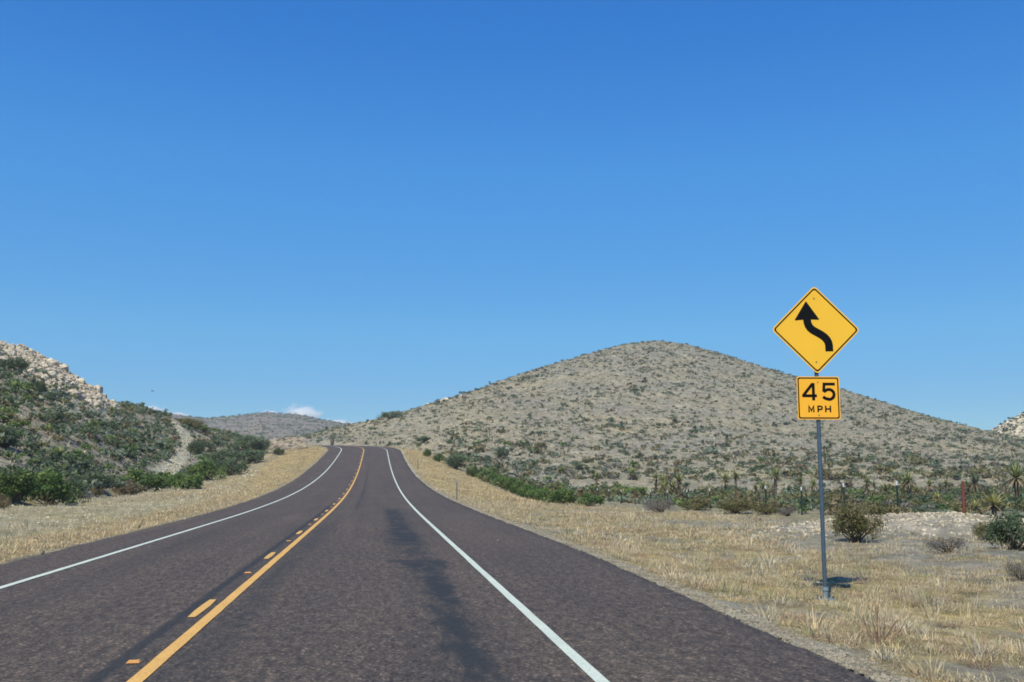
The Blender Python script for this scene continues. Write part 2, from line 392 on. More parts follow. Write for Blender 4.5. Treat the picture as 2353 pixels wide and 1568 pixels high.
def road_mat():
    m, nt, N, L, b = new_mat('chip_seal')
    a = N.new('ShaderNodeAttribute'); a.attribute_name = 'ls'      # x = metres across, y = metres along
    V = a.outputs['Vector']
    mp = N.new('ShaderNodeMapping'); L.new(V, mp.inputs['Vector']); mp.inputs['Scale'].default_value = (1, .35, 1)
    g1 = noise_node(nt, 30.0, 3, .75, V); g2 = noise_node(nt, 11.0, 4, .75, mp.outputs[0])
    l1 = noise_node(nt, .55, 4, .6, mp.outputs[0])
    mp2 = N.new('ShaderNodeMapping'); L.new(V, mp2.inputs['Vector']); mp2.inputs['Scale'].default_value = (2.2, .05, 1)
    st = noise_node(nt, 1.0, 4, .6, mp2.outputs[0])
    base = (.085, .0735, .063)
    c = mul(nt, base, ramp(nt, g1.outputs['Fac'], [(.30, (.34, .34, .36)), (.46, (.80, .79, .79)), (.58, (1.17, 1.13, 1.10)), (.70, (2.1, 2.03, 1.95))]))
    c = mul(nt, c, ramp(nt, g2.outputs['Fac'], [(.32, (.48, .49, .53)), (.52, (1.0, .99, .98)), (.70, (1.62, 1.5, 1.42))]))
    c = mul(nt, c, ramp(nt, l1.outputs['Fac'], [(.3, (.85, .86, .89)), (.7, (1.1, 1.08, 1.05))]))
    c = mul(nt, c, ramp(nt, st.outputs['Fac'], [(.3, (.84, .85, .88)), (.65, (1.06, 1.05, 1.04))]))
    vo = N.new('ShaderNodeTexVoronoi'); vo.inputs['Scale'].default_value = 48; L.new(V, vo.inputs['Vector'])
    sv = N.new('ShaderNodeSeparateColor'); L.new(vo.outputs['Color'], sv.inputs[0])
    c = mul(nt, c, ramp(nt, sv.outputs[0], [(.0, (.62, .62, .64)), (.55, (.92, .91, .91)), (.86, (1.15, 1.12, 1.1)), (.94, (1.9, 1.8, 1.72))]))
    sep = N.new('ShaderNodeSeparateXYZ'); L.new(V, sep.inputs[0])
    def wob(amp, sc, sy):
        q = N.new('ShaderNodeMapping'); L.new(V, q.inputs['Vector']); q.inputs['Scale'].default_value = (.9, sy, 1)
        n = noise_node(nt, sc * 2.2, 6, .75, q.outputs[0])
        o = N.new('ShaderNodeMath'); o.operation = 'MULTIPLY_ADD'; L.new(n.outputs['Fac'], o.inputs[0]); o.inputs[1].default_value = amp * 2; o.inputs[2].default_value = -amp
        return o.outputs[0]
    def band(cen, half, soft, wamp, wsc, wsy):
        s1 = N.new('ShaderNodeMath'); s1.operation = 'ADD'; L.new(sep.outputs[0], s1.inputs[0]); L.new(wob(wamp, wsc, wsy), s1.inputs[1])
        s2 = N.new('ShaderNodeMath'); s2.operation = 'SUBTRACT'; L.new(s1.outputs[0], s2.inputs[0]); s2.inputs[1].default_value = cen
        s3 = N.new('ShaderNodeMath'); s3.operation = 'ABSOLUTE'; L.new(s2.outputs[0], s3.inputs[0])
        r = N.new('ShaderNodeMapRange'); r.interpolation_type = 'SMOOTHSTEP'
        r.inputs['From Min'].default_value = half - soft; r.inputs['From Max'].default_value = half + soft
        r.inputs['To Min'].default_value = 1; r.inputs['To Max'].default_value = 0
        L.new(s3.outputs[0], r.inputs['Value']); return r.outputs[0]
    def along(y0, y1, soft):
        r = N.new('ShaderNodeMapRange'); r.interpolation_type = 'SMOOTHSTEP'; r.inputs['From Min'].default_value = y0 - soft; r.inputs['From Max'].default_value = y0 + soft
        L.new(sep.outputs[1], r.inputs['Value'])
        q = N.new('ShaderNodeMapRange'); q.interpolation_type = 'SMOOTHSTEP'; q.inputs['From Min'].default_value = y1 - soft; q.inputs['From Max'].default_value = y1 + soft
        q.inputs['To Min'].default_value = 1; q.inputs['To Max'].default_value = 0
        L.new(sep.outputs[1], q.inputs['Value'])
        o = N.new('ShaderNodeMath'); o.operation = 'MULTIPLY'; L.new(r.outputs[0], o.inputs[0]); L.new(q.outputs[0], o.inputs[1]); return o.outputs[0]
    def times(*xs):
        o = xs[0]
        for x in xs[1:]:
            k = N.new('ShaderNodeMath'); k.operation = 'MULTIPLY'; L.new(o, k.inputs[0])
            if hasattr(x, 'is_output'): L.new(x, k.inputs[1])
            else: k.inputs[1].default_value = x
            o = k.outputs[0]
        return o
    tar = (.024, .027, .030)
    def stain(c, f): return mixf(nt, f, c, mul(nt, tar, ramp(nt, g1.outputs['Fac'], [(.3, .6), (.6, 1.1), (.8, 1.8)])))
    # bled tar in the right wheel path
    patchy = ramp(nt, noise_node(nt, 2.6, 6, .72, mp.outputs[0]).outputs['Fac'], [(.40, .30), (.53, 1.0)])
    c = stain(c, times(band(2.42, .27, .12, .35, 1.0, .12), along(23.0, 43, 3.0), patchy, .95))
    c = stain(c, times(band(2.38, .42, .10, .35, 1.2, .3), along(22.0, 28.0, 1.0), patchy, .60))
    c = stain(c, times(band(2.58, .38, .10, .30, 1.3, .5), along(16.4, 18.2, .4), patchy, .92))
    c = stain(c, times(band(2.25, .30, .06, .20, 1.3, .5), along(17.7, 18.2, .2), .75))
    c = stain(c, times(band(2.62, .15, .07, .22, 1.6, .4), along(11.9, 16.4, .8), patchy, .90))
    c = stain(c, times(band(2.52, .14, .08, .22, 1.6, .3), along(6.5, 12.2, .7), patchy, .80))
    c = stain(c, times(band(2.45, .40, .22, .35, .8, .12), along(5, 45, 5.0), patchy, .30))
    c = stain(c, times(band(2.52, .17, .07, .40, 1.6, .3), along(6, 26, 3.0), patchy, .60))
    c = stain(c, times(band(.30, .18, .14, .25, .8, .1), along(4, 30, 6.0), patchy, .50))
    # blacked-out old paint left of the centre line
    c = stain(c, times(band(-.31, .065, .04, .05, 1.5, .3), along(-5, 48, 6.0), .85))
    c = stain(c, times(band(-.17, .14, .06, .06, 1.5, .3), along(-5, 150, 6.0), .22))
    c = stain(c, times(band(-2.4, .35, .3, .3, .7, .12), along(8, 36, 6.0), .25))
    c = stain(c, times(band(.95, .10, .08, .1, .8, .1), along(40, 120, 6.0), .40))
    L.new(c, b.inputs['Base Color']); b.inputs['Roughness'].default_value = .85; b.inputs['Specular IOR Level'].default_value = .22
    bu = N.new('ShaderNodeBump'); bu.inputs['Strength'].default_value = .6; bu.inputs['Distance'].default_value = .012
    L.new(g1.outputs['Fac'], bu.inputs['Height']); L.new(bu.outputs[0], b.inputs['Normal'])
    return m

def paint_mat(name, col):
    m, nt, N, L, b = new_mat(name)
    tc = N.new('ShaderNodeTexCoord'); P = tc.outputs['Object']
    n = noise_node(nt, 55, 4, .7, P); n2 = noise_node(nt, 1.2, 3, .6, P)
    c = mul(nt, col, ramp(nt, n.outputs['Fac'], [(.33, .30), (.43, .92), (.7, 1.06)]))
    c = mul(nt, c, ramp(nt, n2.outputs['Fac'], [(.3, .88), (.7, 1.04)]))
    L.new(c, b.inputs['Base Color']); b.inputs['Roughness'].default_value = .7
    bu = N.new('ShaderNodeBump'); bu.inputs['Strength'].default_value = .4; bu.inputs['Distance'].default_value = .01
    L.new(n.outputs['Fac'], bu.inputs['Height']); L.new(bu.outputs[0], b.inputs['Normal'])
    return m

M = dict(soil=ground_mat(), road=road_mat(), leaf=leaf_mat('leaf', .38), straw=leaf_mat('straw', .42, .0), blade=leaf_mat('yucca_leaf', .15, .12),
         rock=rock_mat('limestone', (.58, .555, .49)), cut=rock_mat('weathered_rock', (.34, .31, .27)), stone=rock_mat('white_stone', (.60, .58, .51)), gravel=rock_mat('roadside_gravel', (.36, .35, .305)),
         white=paint_mat('white_paint', (.50, .56, .49)), yellow=paint_mat('yellow_paint', (.60, .355, .105)), orange=flat_mat('amber_lens', (.46, .22, .075), .5),
         bark=flat_mat('bark', (.13, .10, .075), .9, 0, .5, 20), deadbark=flat_mat('dead_leaf_skirt', (.135, .12, .085), .9, 0, .5, 25),
         steel=flat_mat('galvanised_steel', (.09, .14, .195), .48, .55, .25, 18, .5), steel2=flat_mat('bright_steel', (.26, .33, .37), .4, .5, .2, 18, .5),
         sign_y=flat_mat('sign_yellow', (.72, .42, .030), .45, 0, .05, 3, .35), sign_o=flat_mat('plaque_yellow', (.76, .38, .026), .45, 0, .05, 3, .35),
         sign_k=flat_mat('sign_black', (.004, .005, .007), .75, 0, .2, 6, .08), green_post=flat_mat('green_post_paint', (.012, .030, .021), .6, 0, .3, 10),
         red_post=flat_mat('rust_red_paint', (.15, .050, .036), .75, 0, .4, 9), tip=flat_mat('white_post_tip', (.50, .54, .56), .6, 0, .2, 9),
         wire=flat_mat('fence_wire', (.16, .15, .14), .6, .4, .3, 9), rusty=flat_mat('delineator', (.20, .17, .15), .7, .1, .4, 12),
         feather=flat_mat('feather', (.03, .03, .035), .7))
# ------------------------------------------------------------------ terrain sheets
def seg_mask(u, v, line):
    """how far inside a band (u, v, half width) a point lies: 1 inside, 0 outside"""
    out = np.zeros(u.shape)
    for (a, b_) in zip(line[:-1], line[1:]):
        dx, dy = b_[0] - a[0], b_[1] - a[1]
        t = np.clip(((u - a[0]) * dx + (v - a[1]) * dy) / (dx * dx + dy * dy), 0, 1)
        d = np.hypot(u - a[0] - t * dx, v - a[1] - t * dy); wd = a[2] + (b_[2] - a[2]) * t
        out = np.maximum(out, 1 - sstep(.75, 1.25, d / wd))
    return out
TRACK = [(396, 968, 3), (410, 985, 7), (432, 1010, 15), (425, 1028, 14), (418, 1052, 16), (395, 1075, 18), (366, 1091, 20)]

def verge_r(y): return np.interp(y, [0, 20, 35, 60, 85, 130, 165], [30, 26, 20, 15.5, 14, 13.3, 9])
def verge_l(y): return np.interp(y, [0, 50, 100, 150, 175], [-17.5, -17, -17, -17, -13])

def base_colour(x, y, z, ident):
    lat, s = road_ls(x, y)
    u, v, dep = project(np.stack([x, y, z], -1))
    u = np.where(dep < 1, -9999, u); v = np.where(dep < 1, 9999, v)
    n1 = fbm(x, y, .12, 3, 21); n2 = fbm(x, y, .55, 3, 22); n3 = fbm(x, y, 2.2, 2, 23)
    def C(*c): return np.array(c)
    c = np.empty(x.shape + (3,)); c[:] = C(.315, .285, .225)
    c += (n2 * .04)[..., None]
    def lay(col, m):
        nonlocal c
        m = np.clip(m, 0, 1)[..., None]; c = c * (1 - m) + C(*col) * m
    vr = (lat > 4) & (lat < verge_r(y)); vl = (lat < -4) & (lat > verge_l(y) - 1.5)
    inv = vr & (y < 200) & (ident == 0)
    # dry straw verge on the right, bare grey soil in patches
    lay((0.387, 0.326, 0.176), inv * 1.0)
    lay((0.302, 0.288, 0.242), inv * sstep(.05, .4, -n2 - .3 * n3 + .35 * sstep(9, 14, lat)) * (1 - sstep(45, 70, s)) * .9)
    lay((0.414, 0.317, 0.154), inv * sstep(40, 80, s) * sstep(-.4, .2, n1 + n2) * .7)
    lay((0.302, 0.293, 0.251), ((lat > 13) & (lat < 24) & (y > 22) & (y < 40)) * sstep(-.2, .2, n2 + .2) * 1.0)
    # gravel along the pavement
    gr = 1 - sstep(.25, .6, lat - edge_r(s) + .35 * n2 + .25 * n3)
    lay((0.360, 0.360, 0.304), ((lat > 4) * gr * (s < 180)) * .95)
    # left verge
    inl = vl & (y < 200) & (ident != 2)
    lay((0.360, 0.331, 0.216), inl * 1.0)
    lay((0.378, 0.379, 0.308), inl * sstep(.15, .5, n2 + .4 * n3) * (lat < -7.5) * .7)
    och = inl * (1 - sstep(2.2, 3.6, np.abs(lat) - np.abs(edge_l(s)) + .6 * n2 - 4.0 * sstep(70, 130, s)))
    lay((0.396, 0.317, 0.167), och * .9)
    lay((0.297, 0.278, 0.220), inl * (1 - sstep(.2, .5, np.abs(lat) - np.abs(edge_l(s)) + .2 * n3)) * .8)
    # gravel mound by the fence
    mm = np.exp(-(((x - MOUND[0]) / 5.2) ** 2 + ((y - MOUND[1]) / 2.2) ** 2))
    lay((.37, .355, .32), sstep(.25, .55, mm + .2 * n3))
    # brushy flat beyond the fence
    fl = (ident == 0) & (lat > verge_r(y)) & (y > 30)
    lay((0.261, 0.250, 0.167), fl * .7)
    # hills
    R = ident == 2
    lay((.256, .242, .209), R * 1.0)
    lay((.305, .280, .222), R * sstep(-.25, .35, n1 + .6 * n2 + .5 * (1 - sstep(1000, 1350, u)) - .25))
    lay((0.378, 0.379, 0.304), R * sstep(.3, .7, n2 + .7 * n3) * .6)
    lay((0.211, 0.226, 0.163), R * sstep(.2, .6, -n2 - .6 * n3) * .6)
    lay((0.387, 0.360, 0.229), R * (1 - sstep(0, 16, np.abs(v - 1086 + 8 * n1))) * sstep(1450, 1650, u) * .6)
    L_ = ident == 1
    lay((.335, .305, .245), L_ * 1.0)
    lay((0.216, 0.226, 0.167), L_ * sstep(-.1, .4, n1 + .4 * n2) * .35)
    rk = L_ * sstep(-18, 4, (830 + .52 * np.maximum(u, 0)) + 22 - v + 25 * n1) * (u < 275)
    lay((0.477, 0.461, 0.361), rk)
    lay((0.468, 0.470, 0.378), L_ * seg_mask(u, v, TRACK) * sstep(-.5, -.1, n3 + .4))
    D = ident == 3
    lay((.205, .195, .190), D * 1.0)
    lay((.25, .23, .20), D * sstep(0, .5, n1 + .4 * n2) * .5)
    E = ident == 4
    lay((0.450, 0.422, 0.326), E * 1.0)
    cut = (s > 168) & (lat < -6) & (lat > -24)
    lay((0.306, 0.298, 0.233), cut * sstep(-.3, .3, n2 + .3) * .9)
    return np.clip(c * (1 + .10 * n3[..., None]), .02, .8)

ba = np.concatenate([np.linspace(-180, -60, 41)[:-1], np.linspace(-60, -33, 46)[:-1], np.linspace(-33, 33, 761)[:-1], np.linspace(33, 60, 46)[:-1], np.linspace(60, 180, 41)[:-1]])
BA = np.radians(ba); rings = np.concatenate([np.geomspace(.8, 40, 230)[:-1], np.geomspace(40, 420, 400)[:-1], np.geomspace(420, 1500, 120)])
nb, nr = len(BA), len(rings)
RH, BB = np.meshgrid(rings, BA, indexing='ij')
GX = CAM[0] + RH * (RT[0] * np.sin(BB) + FH[0] * np.cos(BB)); GY = CAM[1] + RH * (RT[1] * np.sin(BB) + FH[1] * np.cos(BB))
GZ, GI = terrain(GX, GY, True)
GC = base_colour(GX, GY, GZ, GI)
ii, jj = np.meshgrid(np.arange(nr - 1), np.arange(nb), indexing='ij'); j2 = (jj + 1) % nb
QD = np.stack([ii * nb + jj, ii * nb + j2, (ii + 1) * nb + j2, (ii + 1) * nb + jj], -1).reshape(-1, 4)[:, ::-1]
FI = GI.reshape(-1)[QD[:, 0]]
PV = np.stack([GX, GY, GZ], -1).reshape(-1, 3); PC = GC.reshape(-1, 3)
for k, nm in enumerate(('ground', 'hill', 'hill', 'hill', 'hill')):
    q = QD[FI == k]
    if len(q) == 0: continue
    used, invx = np.unique(q, return_inverse=True)
    o = obj(nm, mesh(nm, PV[used], Q=invx.reshape(-1, 4), mats=[M['soil']], smooth=True, attrs={'base': ('FLOAT_COLOR', PC[used])}))
    tag(o, ['flat dry desert ground with straw verges beside the road', 'rocky scrub covered hillside rising left of the road', 'broad pale rounded hill dotted with shrubs right of the road',
            'distant grey hill behind the crest of the road', 'rocky slope at the far right edge behind the pale hill'][k], 'terrain', kind='structure')

# ------------------------------------------------------------------ road and its markings
srow = np.concatenate([np.arange(-12, 60, .25), np.arange(60, SEND + 12, .5)])
nl_ = 25
t = np.linspace(0, 1, nl_)
er = edge_r(srow) + .07 * fbm(srow, srow * 0, 1.1, 4, 3) + .03 * fbm(srow, srow * 0, 4.0, 2, 4)
el = edge_l(srow) + .07 * fbm(srow, srow * 0 + 50, 1.1, 4, 5) + .03 * fbm(srow, srow * 0, 4.0, 2, 6)
LAT = el[:, None] * (1 - t) + er[:, None] * t
SS = np.repeat(srow[:, None], nl_, 1)
X, Y = road_xy(SS, LAT); Z = road_z(SS) - .012 * np.abs(LAT)
Xl, Yl = road_xy(srow, el - .06); Xr, Yr = road_xy(srow, er + .06)
V = np.concatenate([np.stack([Xl, Yl, Z[:, 0] - .14], -1)[:, None], np.stack([X, Y, Z], -1), np.stack([Xr, Yr, Z[:, -1] - .14], -1)[:, None]], 1)
LS = np.stack([np.concatenate([el[:, None] - .1, LAT, er[:, None] + .1], 1), np.repeat(srow[:, None], nl_ + 2, 1), np.zeros((len(srow), nl_ + 2))], -1)
n0, n1_ = V.shape[:2]
ii, jj = np.meshgrid(np.arange(n0 - 1), np.arange(n1_ - 1), indexing='ij')
Q = np.stack([ii * n1_ + jj, ii * n1_ + jj + 1, (ii + 1) * n1_ + jj + 1, (ii + 1) * n1_ + jj], -1).reshape(-1, 4)
tag(obj('road', mesh('road', V, Q=Q, mats=[M['road']], smooth=True, attrs={'ls': ('FLOAT_VECTOR', LS.reshape(-1, 3))})),
    'two lane brown grey chip sealed road rising to a crest', 'road', kind='structure')

def strip(name, s0, s1, lat, wd, mat, dz=.007, step=.5, jit=.006, round_=0.0, seed=0):
    s = np.arange(s0, s1 + 1e-6, step) if step < (s1 - s0) else np.linspace(s0, s1, 8)
    a = lat - wd / 2 + jit * fbm(s, s * 0 + seed, 2.5, 2, 31); b_ = lat + wd / 2 + jit * fbm(s, s * 0 + seed + 9, 2.5, 2, 33)
    a = np.broadcast_to(a, s.shape).copy(); b_ = np.broadcast_to(b_, s.shape).copy()
    if round_:
        a[0] += round_; b_[0] -= round_ * .6; a[-1] += round_ * .5; b_[-1] -= round_
    rows = []
    for l in (a, (a + b_) / 2, b_):
        x, y = road_xy(s, l); rows.append(np.stack([x, y, road_z(s) - .012 * np.abs(l) + dz], -1))
    V = np.stack(rows, 1); n = len(s)
    i = np.arange(n - 1)
    Q = np.concatenate([np.stack([i * 3 + k, i * 3 + k + 1, (i + 1) * 3 + k + 1, (i + 1) * 3 + k], -1) for k in (0, 1)])
    return obj(name, mesh(name, V.reshape(-1, 3), Q=Q, mats=[mat]))
tag(strip('road_marking', -8, SEND, 3.40, .107, M['white']), 'solid white edge line along the right shoulder of the road', 'road marking', kind='structure')
tag(strip('road_marking', -8, SEND, -3.30, .115, M['white'], seed=3), 'solid white edge line along the left shoulder of the road', 'road marking', kind='structure')
tag(strip('road_marking', -8, SEND, 0.0, .115, M['yellow'], seed=5), 'solid yellow centre line of the road', 'road marking', kind='structure')
ORD = ['first', 'second', 'third', 'fourth', 'fifth', 'sixth', 'seventh', 'eighth', 'ninth', 'tenth', 'eleventh', 'twelfth', 'thirteenth', 'fourteenth',
       'fifteenth', 'sixteenth', 'seventeenth', 'eighteenth', 'nineteenth', 'twentieth', 'twenty-first', 'twenty-second', 'twenty-third']
PER = 7.30
for k in range(20):
    s = 11.15 + PER * k
    tag(strip('road_marking', s, s + 1.9, -.19, .105, M['yellow'], jit=.004, round_=.018, seed=k + 11),
        f'{ORD[k]} short yellow dash up the road beside the solid yellow line', 'road marking', 'yellow dashes of the centre line', 'structure')
mbr = MB()                                                       # raised pavement marker: a low tapered housing with an amber face
bw, tw, dp, td, hh = .052, .040, .05, .022, .014
Vr = [(-bw, -dp, 0), (bw, -dp, 0), (bw, dp, 0), (-bw, dp, 0), (-tw, -td, hh), (tw, -td, hh), (tw, td, hh), (-tw, td, hh)]
mbr.add(Vr, [(4, 5, 6, 7), (1, 2, 6, 5), (2, 3, 7, 6), (3, 0, 4, 7)], 0)
mbr.add(Vr, [(0, 1, 5, 4)], 1)
mkr = None
for k in range(12):
    s = 8.6 + PER * k
    x, y = road_xy(s, -.185)
    if mkr is None: mkr = o = mbr.build('road_reflector', [M['yellow'], M['orange']])
    else: o = mkr.copy(); COL.objects.link(o)
    o.location = (float(x), float(y), float(road_z(s)) + .004)
    tag(o, f'{ORD[k]} amber raised reflector up the road between the yellow dashes', 'road reflector', 'amber reflectors along the centre line')

# ------------------------------------------------------------------ warning sign
def stroke(pts, wd, z=.0):
    """a flat ribbon along a polyline, in the x (across) / z (up) plane"""
    p = np.array(pts, float); n = len(p); V = []
    for i in range(n):
        d0 = p[i] - p[i - 1] if i else p[1] - p[0]; d1 = p[i + 1] - p[i] if i < n - 1 else p[-1] - p[-2]
        d0 = d0 / np.linalg.norm(d0); d1 = d1 / np.linalg.norm(d1)
        m = np.array([-(d0 + d1)[1], (d0 + d1)[0]]); m /= np.linalg.norm(m)
        c = max(.5, float(np.dot(m, [-d0[1], d0[0]])))
        for sg in (1, -1): V.append(p[i] + sg * m * wd / 2 / c)
    return V, [(2 * i, 2 * i + 1, 2 * i + 3, 2 * i + 2) for i in range(n - 1)]
def arc(cx, cz, rx, rz, a0, a1, n=14):
    a = np.radians(np.linspace(a0, a1, n)); return [(cx + rx * math.cos(q), cz + rz * math.sin(q)) for q in a]
def plate(mb, loops, y, th, m=0):
    """extrude outline(s) in x/z from y (front, towards the viewer at -y) back by th"""
    for V2, Fs in loops:
        n = len(V2)
        mb.add([(p[0], y, p[1]) for p in V2] + [(p[0], y + th, p[1]) for p in V2], [tuple(f) for f in Fs] + [tuple(i + n for i in f[::-1]) for f in Fs], m)
        ed = {}
        for f in Fs:
            for a, b_ in zip(f, f[1:] + f[:1]): ed[(a, b_)] = ed.get((a, b_), 0) + 1
        side = [(b_, a, a + n, b_ + n) for (a, b_) in ed if (b_, a) not in ed]
        base = mb.n - 2 * n
        mb.f.extend([tuple(i + base for i in f) for f in side]); mb.m += [m] * len(side)
def round_poly(corners, r, n=6):
    out = []; c = [np.array(p, float) for p in corners]
    for i, p in enumerate(c):
        a = c[i - 1] - p; b_ = c[(i + 1) % len(c)] - p; a /= np.linalg.norm(a); b_ /= np.linalg.norm(b_)
        h = math.acos(float(np.clip(a @ b_, -1, 1))) / 2; dd = r / math.tan(h); ctr = p + (a + b_) / np.linalg.norm(a + b_) * r / math.sin(h)
        s0 = p + a * dd - ctr; s1 = p + b_ * dd - ctr
        a0 = math.atan2(s0[1], s0[0]); a1 = math.atan2(s1[1], s1[0])
        while a1 - a0 > math.pi: a1 -= 2 * math.pi
        while a1 - a0 < -math.pi: a1 += 2 * math.pi
        out += [tuple(ctr + r * np.array([math.cos(q), math.sin(q)])) for q in np.linspace(a0, a1, n)]
    return out
def solid(pts): return (pts, [tuple(range(len(pts)))])
def ring(o_, i_):
    n = len(o_); return (o_ + i_, [(k, (k + 1) % n, n + (k + 1) % n, n + k) for k in range(n)])

SD = ray(1899.0, 1370.0); SDIST = 15.85
SB = np.array([CAM[0] + SD[0] * SDIST, CAM[1] + SD[1] * SDIST, 1.5 + SD[2] * SDIST])
def sz(u, v): r_ = ray(float(u), float(v)); return 1.5 + r_[2] * SDIST
z_top, z_bot = sz(1875, 660), sz(1881, 857)
zc = (z_top + z_bot) / 2; HD = (z_top - z_bot) / 2
p_top, p_bot = sz(1882, 865.5), sz(1885, 964.5); pc = (p_top + p_bot) / 2; HP = (p_top - p_bot) / 2
SB[2] = float(terrain(SB[:1], SB[1:2])[0])
sign = empty('warning_sign', SB, -YAW + RAD(1.5))
tag(sign, 'yellow diamond sign with bent black arrow above a 45 MPH plaque on one steel post', 'road sign')
zz = lambda z: z - SB[2]
mb = MB(); mb.tube([(0, .045, .05), (0, .045, zz(z_top) - .15)], .031, 16); mb.build('post', M['steel'], sign, smooth=False)
mb = MB(); mb.box((-.115, -.05, -.03), (.115, .14, .028)); mb.tube([(0, .045, .024), (0, .045, .15)], .040, 14)
mb.tube([(0, .045, .148), (0, .045, .195)], [.052, .048], 14); base_o = mb.build('post_base', M['steel2'], sign)
for sx in (-.09, .09):
    for sy in (-.03, .12):
        mb = MB(); mb.tube([(sx, sy, .035), (sx, sy, .075)], .014, 6); mb.build('bolt', M['steel'], base_o)
# diamond
rc = .055
def diam(h, r): return round_poly([(0, h), (h, 0), (0, -h), (-h, 0)], r)
HDo = HD + rc * (math.sqrt(2) - 1)
dp_ = empty('diamond_panel', (0, 0, zz(zc))); dp_.parent = sign
dp_ = None
bpy.data.objects.remove(bpy.data.objects['diamond_panel'])
mb = MB(); plate(mb, [solid(diam(HDo, rc)[::-1])], -.004, .004); dp_ = mb.build('diamond_panel', M['sign_y'], sign, (0, 0, zz(zc)))
mb = MB(); plate(mb, [ring(diam(HDo - .028, rc * .8), diam(HDo - .056, rc * .7))], -.0062, .0016); mb.build('border', M['sign_k'], dp_)
q = HD / 437.0
def D_(x, y): return ((x - 603) * q, (525 - y) * q)
cl = [D_(*p) for p in [(518, 400), (518, 432), (522, 458), (531, 484), (547, 508), (570, 528), (600, 546), (632, 563), (664, 582), (692, 604), (712, 628), (725, 655), (731, 685), (732, 745)]]
hp = round_poly([D_(512, 232), D_(388, 432), D_(518, 420), D_(646, 424)], .008, 3)
mb = MB(); plate(mb, [stroke(cl, 80 * q)], -.0062, .0016); plate(mb, [solid(hp)], -.0066, .002); mb.build('arrow', M['sign_k'], dp_)
for by in (205, 853):
    mb = MB(); mb.tube([(D_(595, by)[0], -.004, D_(595, by)[1]), (D_(595, by)[0], -.011, D_(595, by)[1])], .011, 8); mb.build('bolt', M['steel'], dp_)
# plaque
def sqr(h, r): return round_poly([(-h, h), (h, h), (h, -h), (-h, -h)], r)
mb = MB(); plate(mb, [solid(sqr(HP, .035)[::-1])], -.004, .004); pq = mb.build('speed_plaque', M['sign_o'], sign, (0, 0, zz(pc)))
mb = MB(); plate(mb, [ring(sqr(HP - .015, .028), sqr(HP - .033, .022))], -.0062, .0016); mb.build('border', M['sign_k'], pq)
k = HP / 216.0
def P_(x, y): return ((x - 622) * k, (1202 - y) * k)
W4 = 30 * k
four = [stroke([P_(572, 1052), P_(572, 1226)], W4), stroke([P_(568, 1056), P_(470, 1176)], W4 * .95), stroke([P_(458, 1180), P_(606, 1180)], W4 * .95)]
fivep = [P_(792, 1062), P_(682, 1062), P_(676, 1140)]
f2 = [P_(676, 1140)] + [P_(728 + 52 * math.sin(a) - 0, 1166 - 50 * math.cos(a)) for a in np.radians(np.linspace(-42, 180, 16))] + [P_(690, 1206), P_(668, 1190)]
mb = MB(); plate(mb, [four[0]], -.0062, .0016); plate(mb, [four[1]], -.0064, .0016); plate(mb, [four[2]], -.0066, .0016); mb.build('numeral', M['sign_k'], pq)
mb = MB(); plate(mb, [stroke(fivep, W4 * .95)], -.0062, .0016); plate(mb, [stroke(f2, W4)], -.0064, .0016); mb.build('numeral', M['sign_k'], pq)
WL = 15 * k
mb = MB(); plate(mb, [stroke([P_(521, 1345), P_(521, 1283), P_(545, 1330), P_(569, 1283), P_(569, 1345)], WL)], -.0062, .0016); mb.build('letter', M['sign_k'], pq)
mb = MB(); plate(mb, [stroke([P_(613, 1345), P_(613, 1281)], WL)], -.0062, .0016)
plate(mb, [stroke([P_(607, 1285), P_(638, 1285)] + [P_(638 + 16 * math.cos(a), 1301 - 16 * math.sin(a)) for a in np.radians(np.linspace(80, -80, 8))] + [P_(638, 1317), P_(607, 1317)], WL)], -.0064, .0016); mb.build('letter', M['sign_k'], pq)
mb = MB(); plate(mb, [stroke([P_(690, 1345), P_(690, 1279)], WL), stroke([P_(737, 1345), P_(737, 1279)], WL)], -.0062, .0016)
plate(mb, [stroke([P_(690, 1312), P_(737, 1312)], WL)], -.0064, .0016); mb.build('letter', M['sign_k'], pq)
for by in (1044, 1374):
    mb = MB(); mb.tube([(P_(620, by)[0], -.004, P_(620, by)[1]), (P_(620, by)[0], -.010, P_(620, by)[1])], .010, 8); mb.build('bolt', M['steel'], pq)

# ------------------------------------------------------------------ delineators and fence
for u, dist, lab in ((1035 + 15, 56.0, 'thin grey delineator post on the right verge, the nearer and taller looking one'), (960, 112.0, 'thin grey delineator post on the right verge near the crest')):
    p = at(u, dist); mb = MB()
    mb.box((-.045, -.006, -.15), (.045, .006, 1.08)); mb.box((-.05, -.014, .95), (.05, -.0065, 1.06), 1)
    tag(mb.build('delineator_post', [M['rusty'], M['steel2']], None, p), lab, 'marker post')

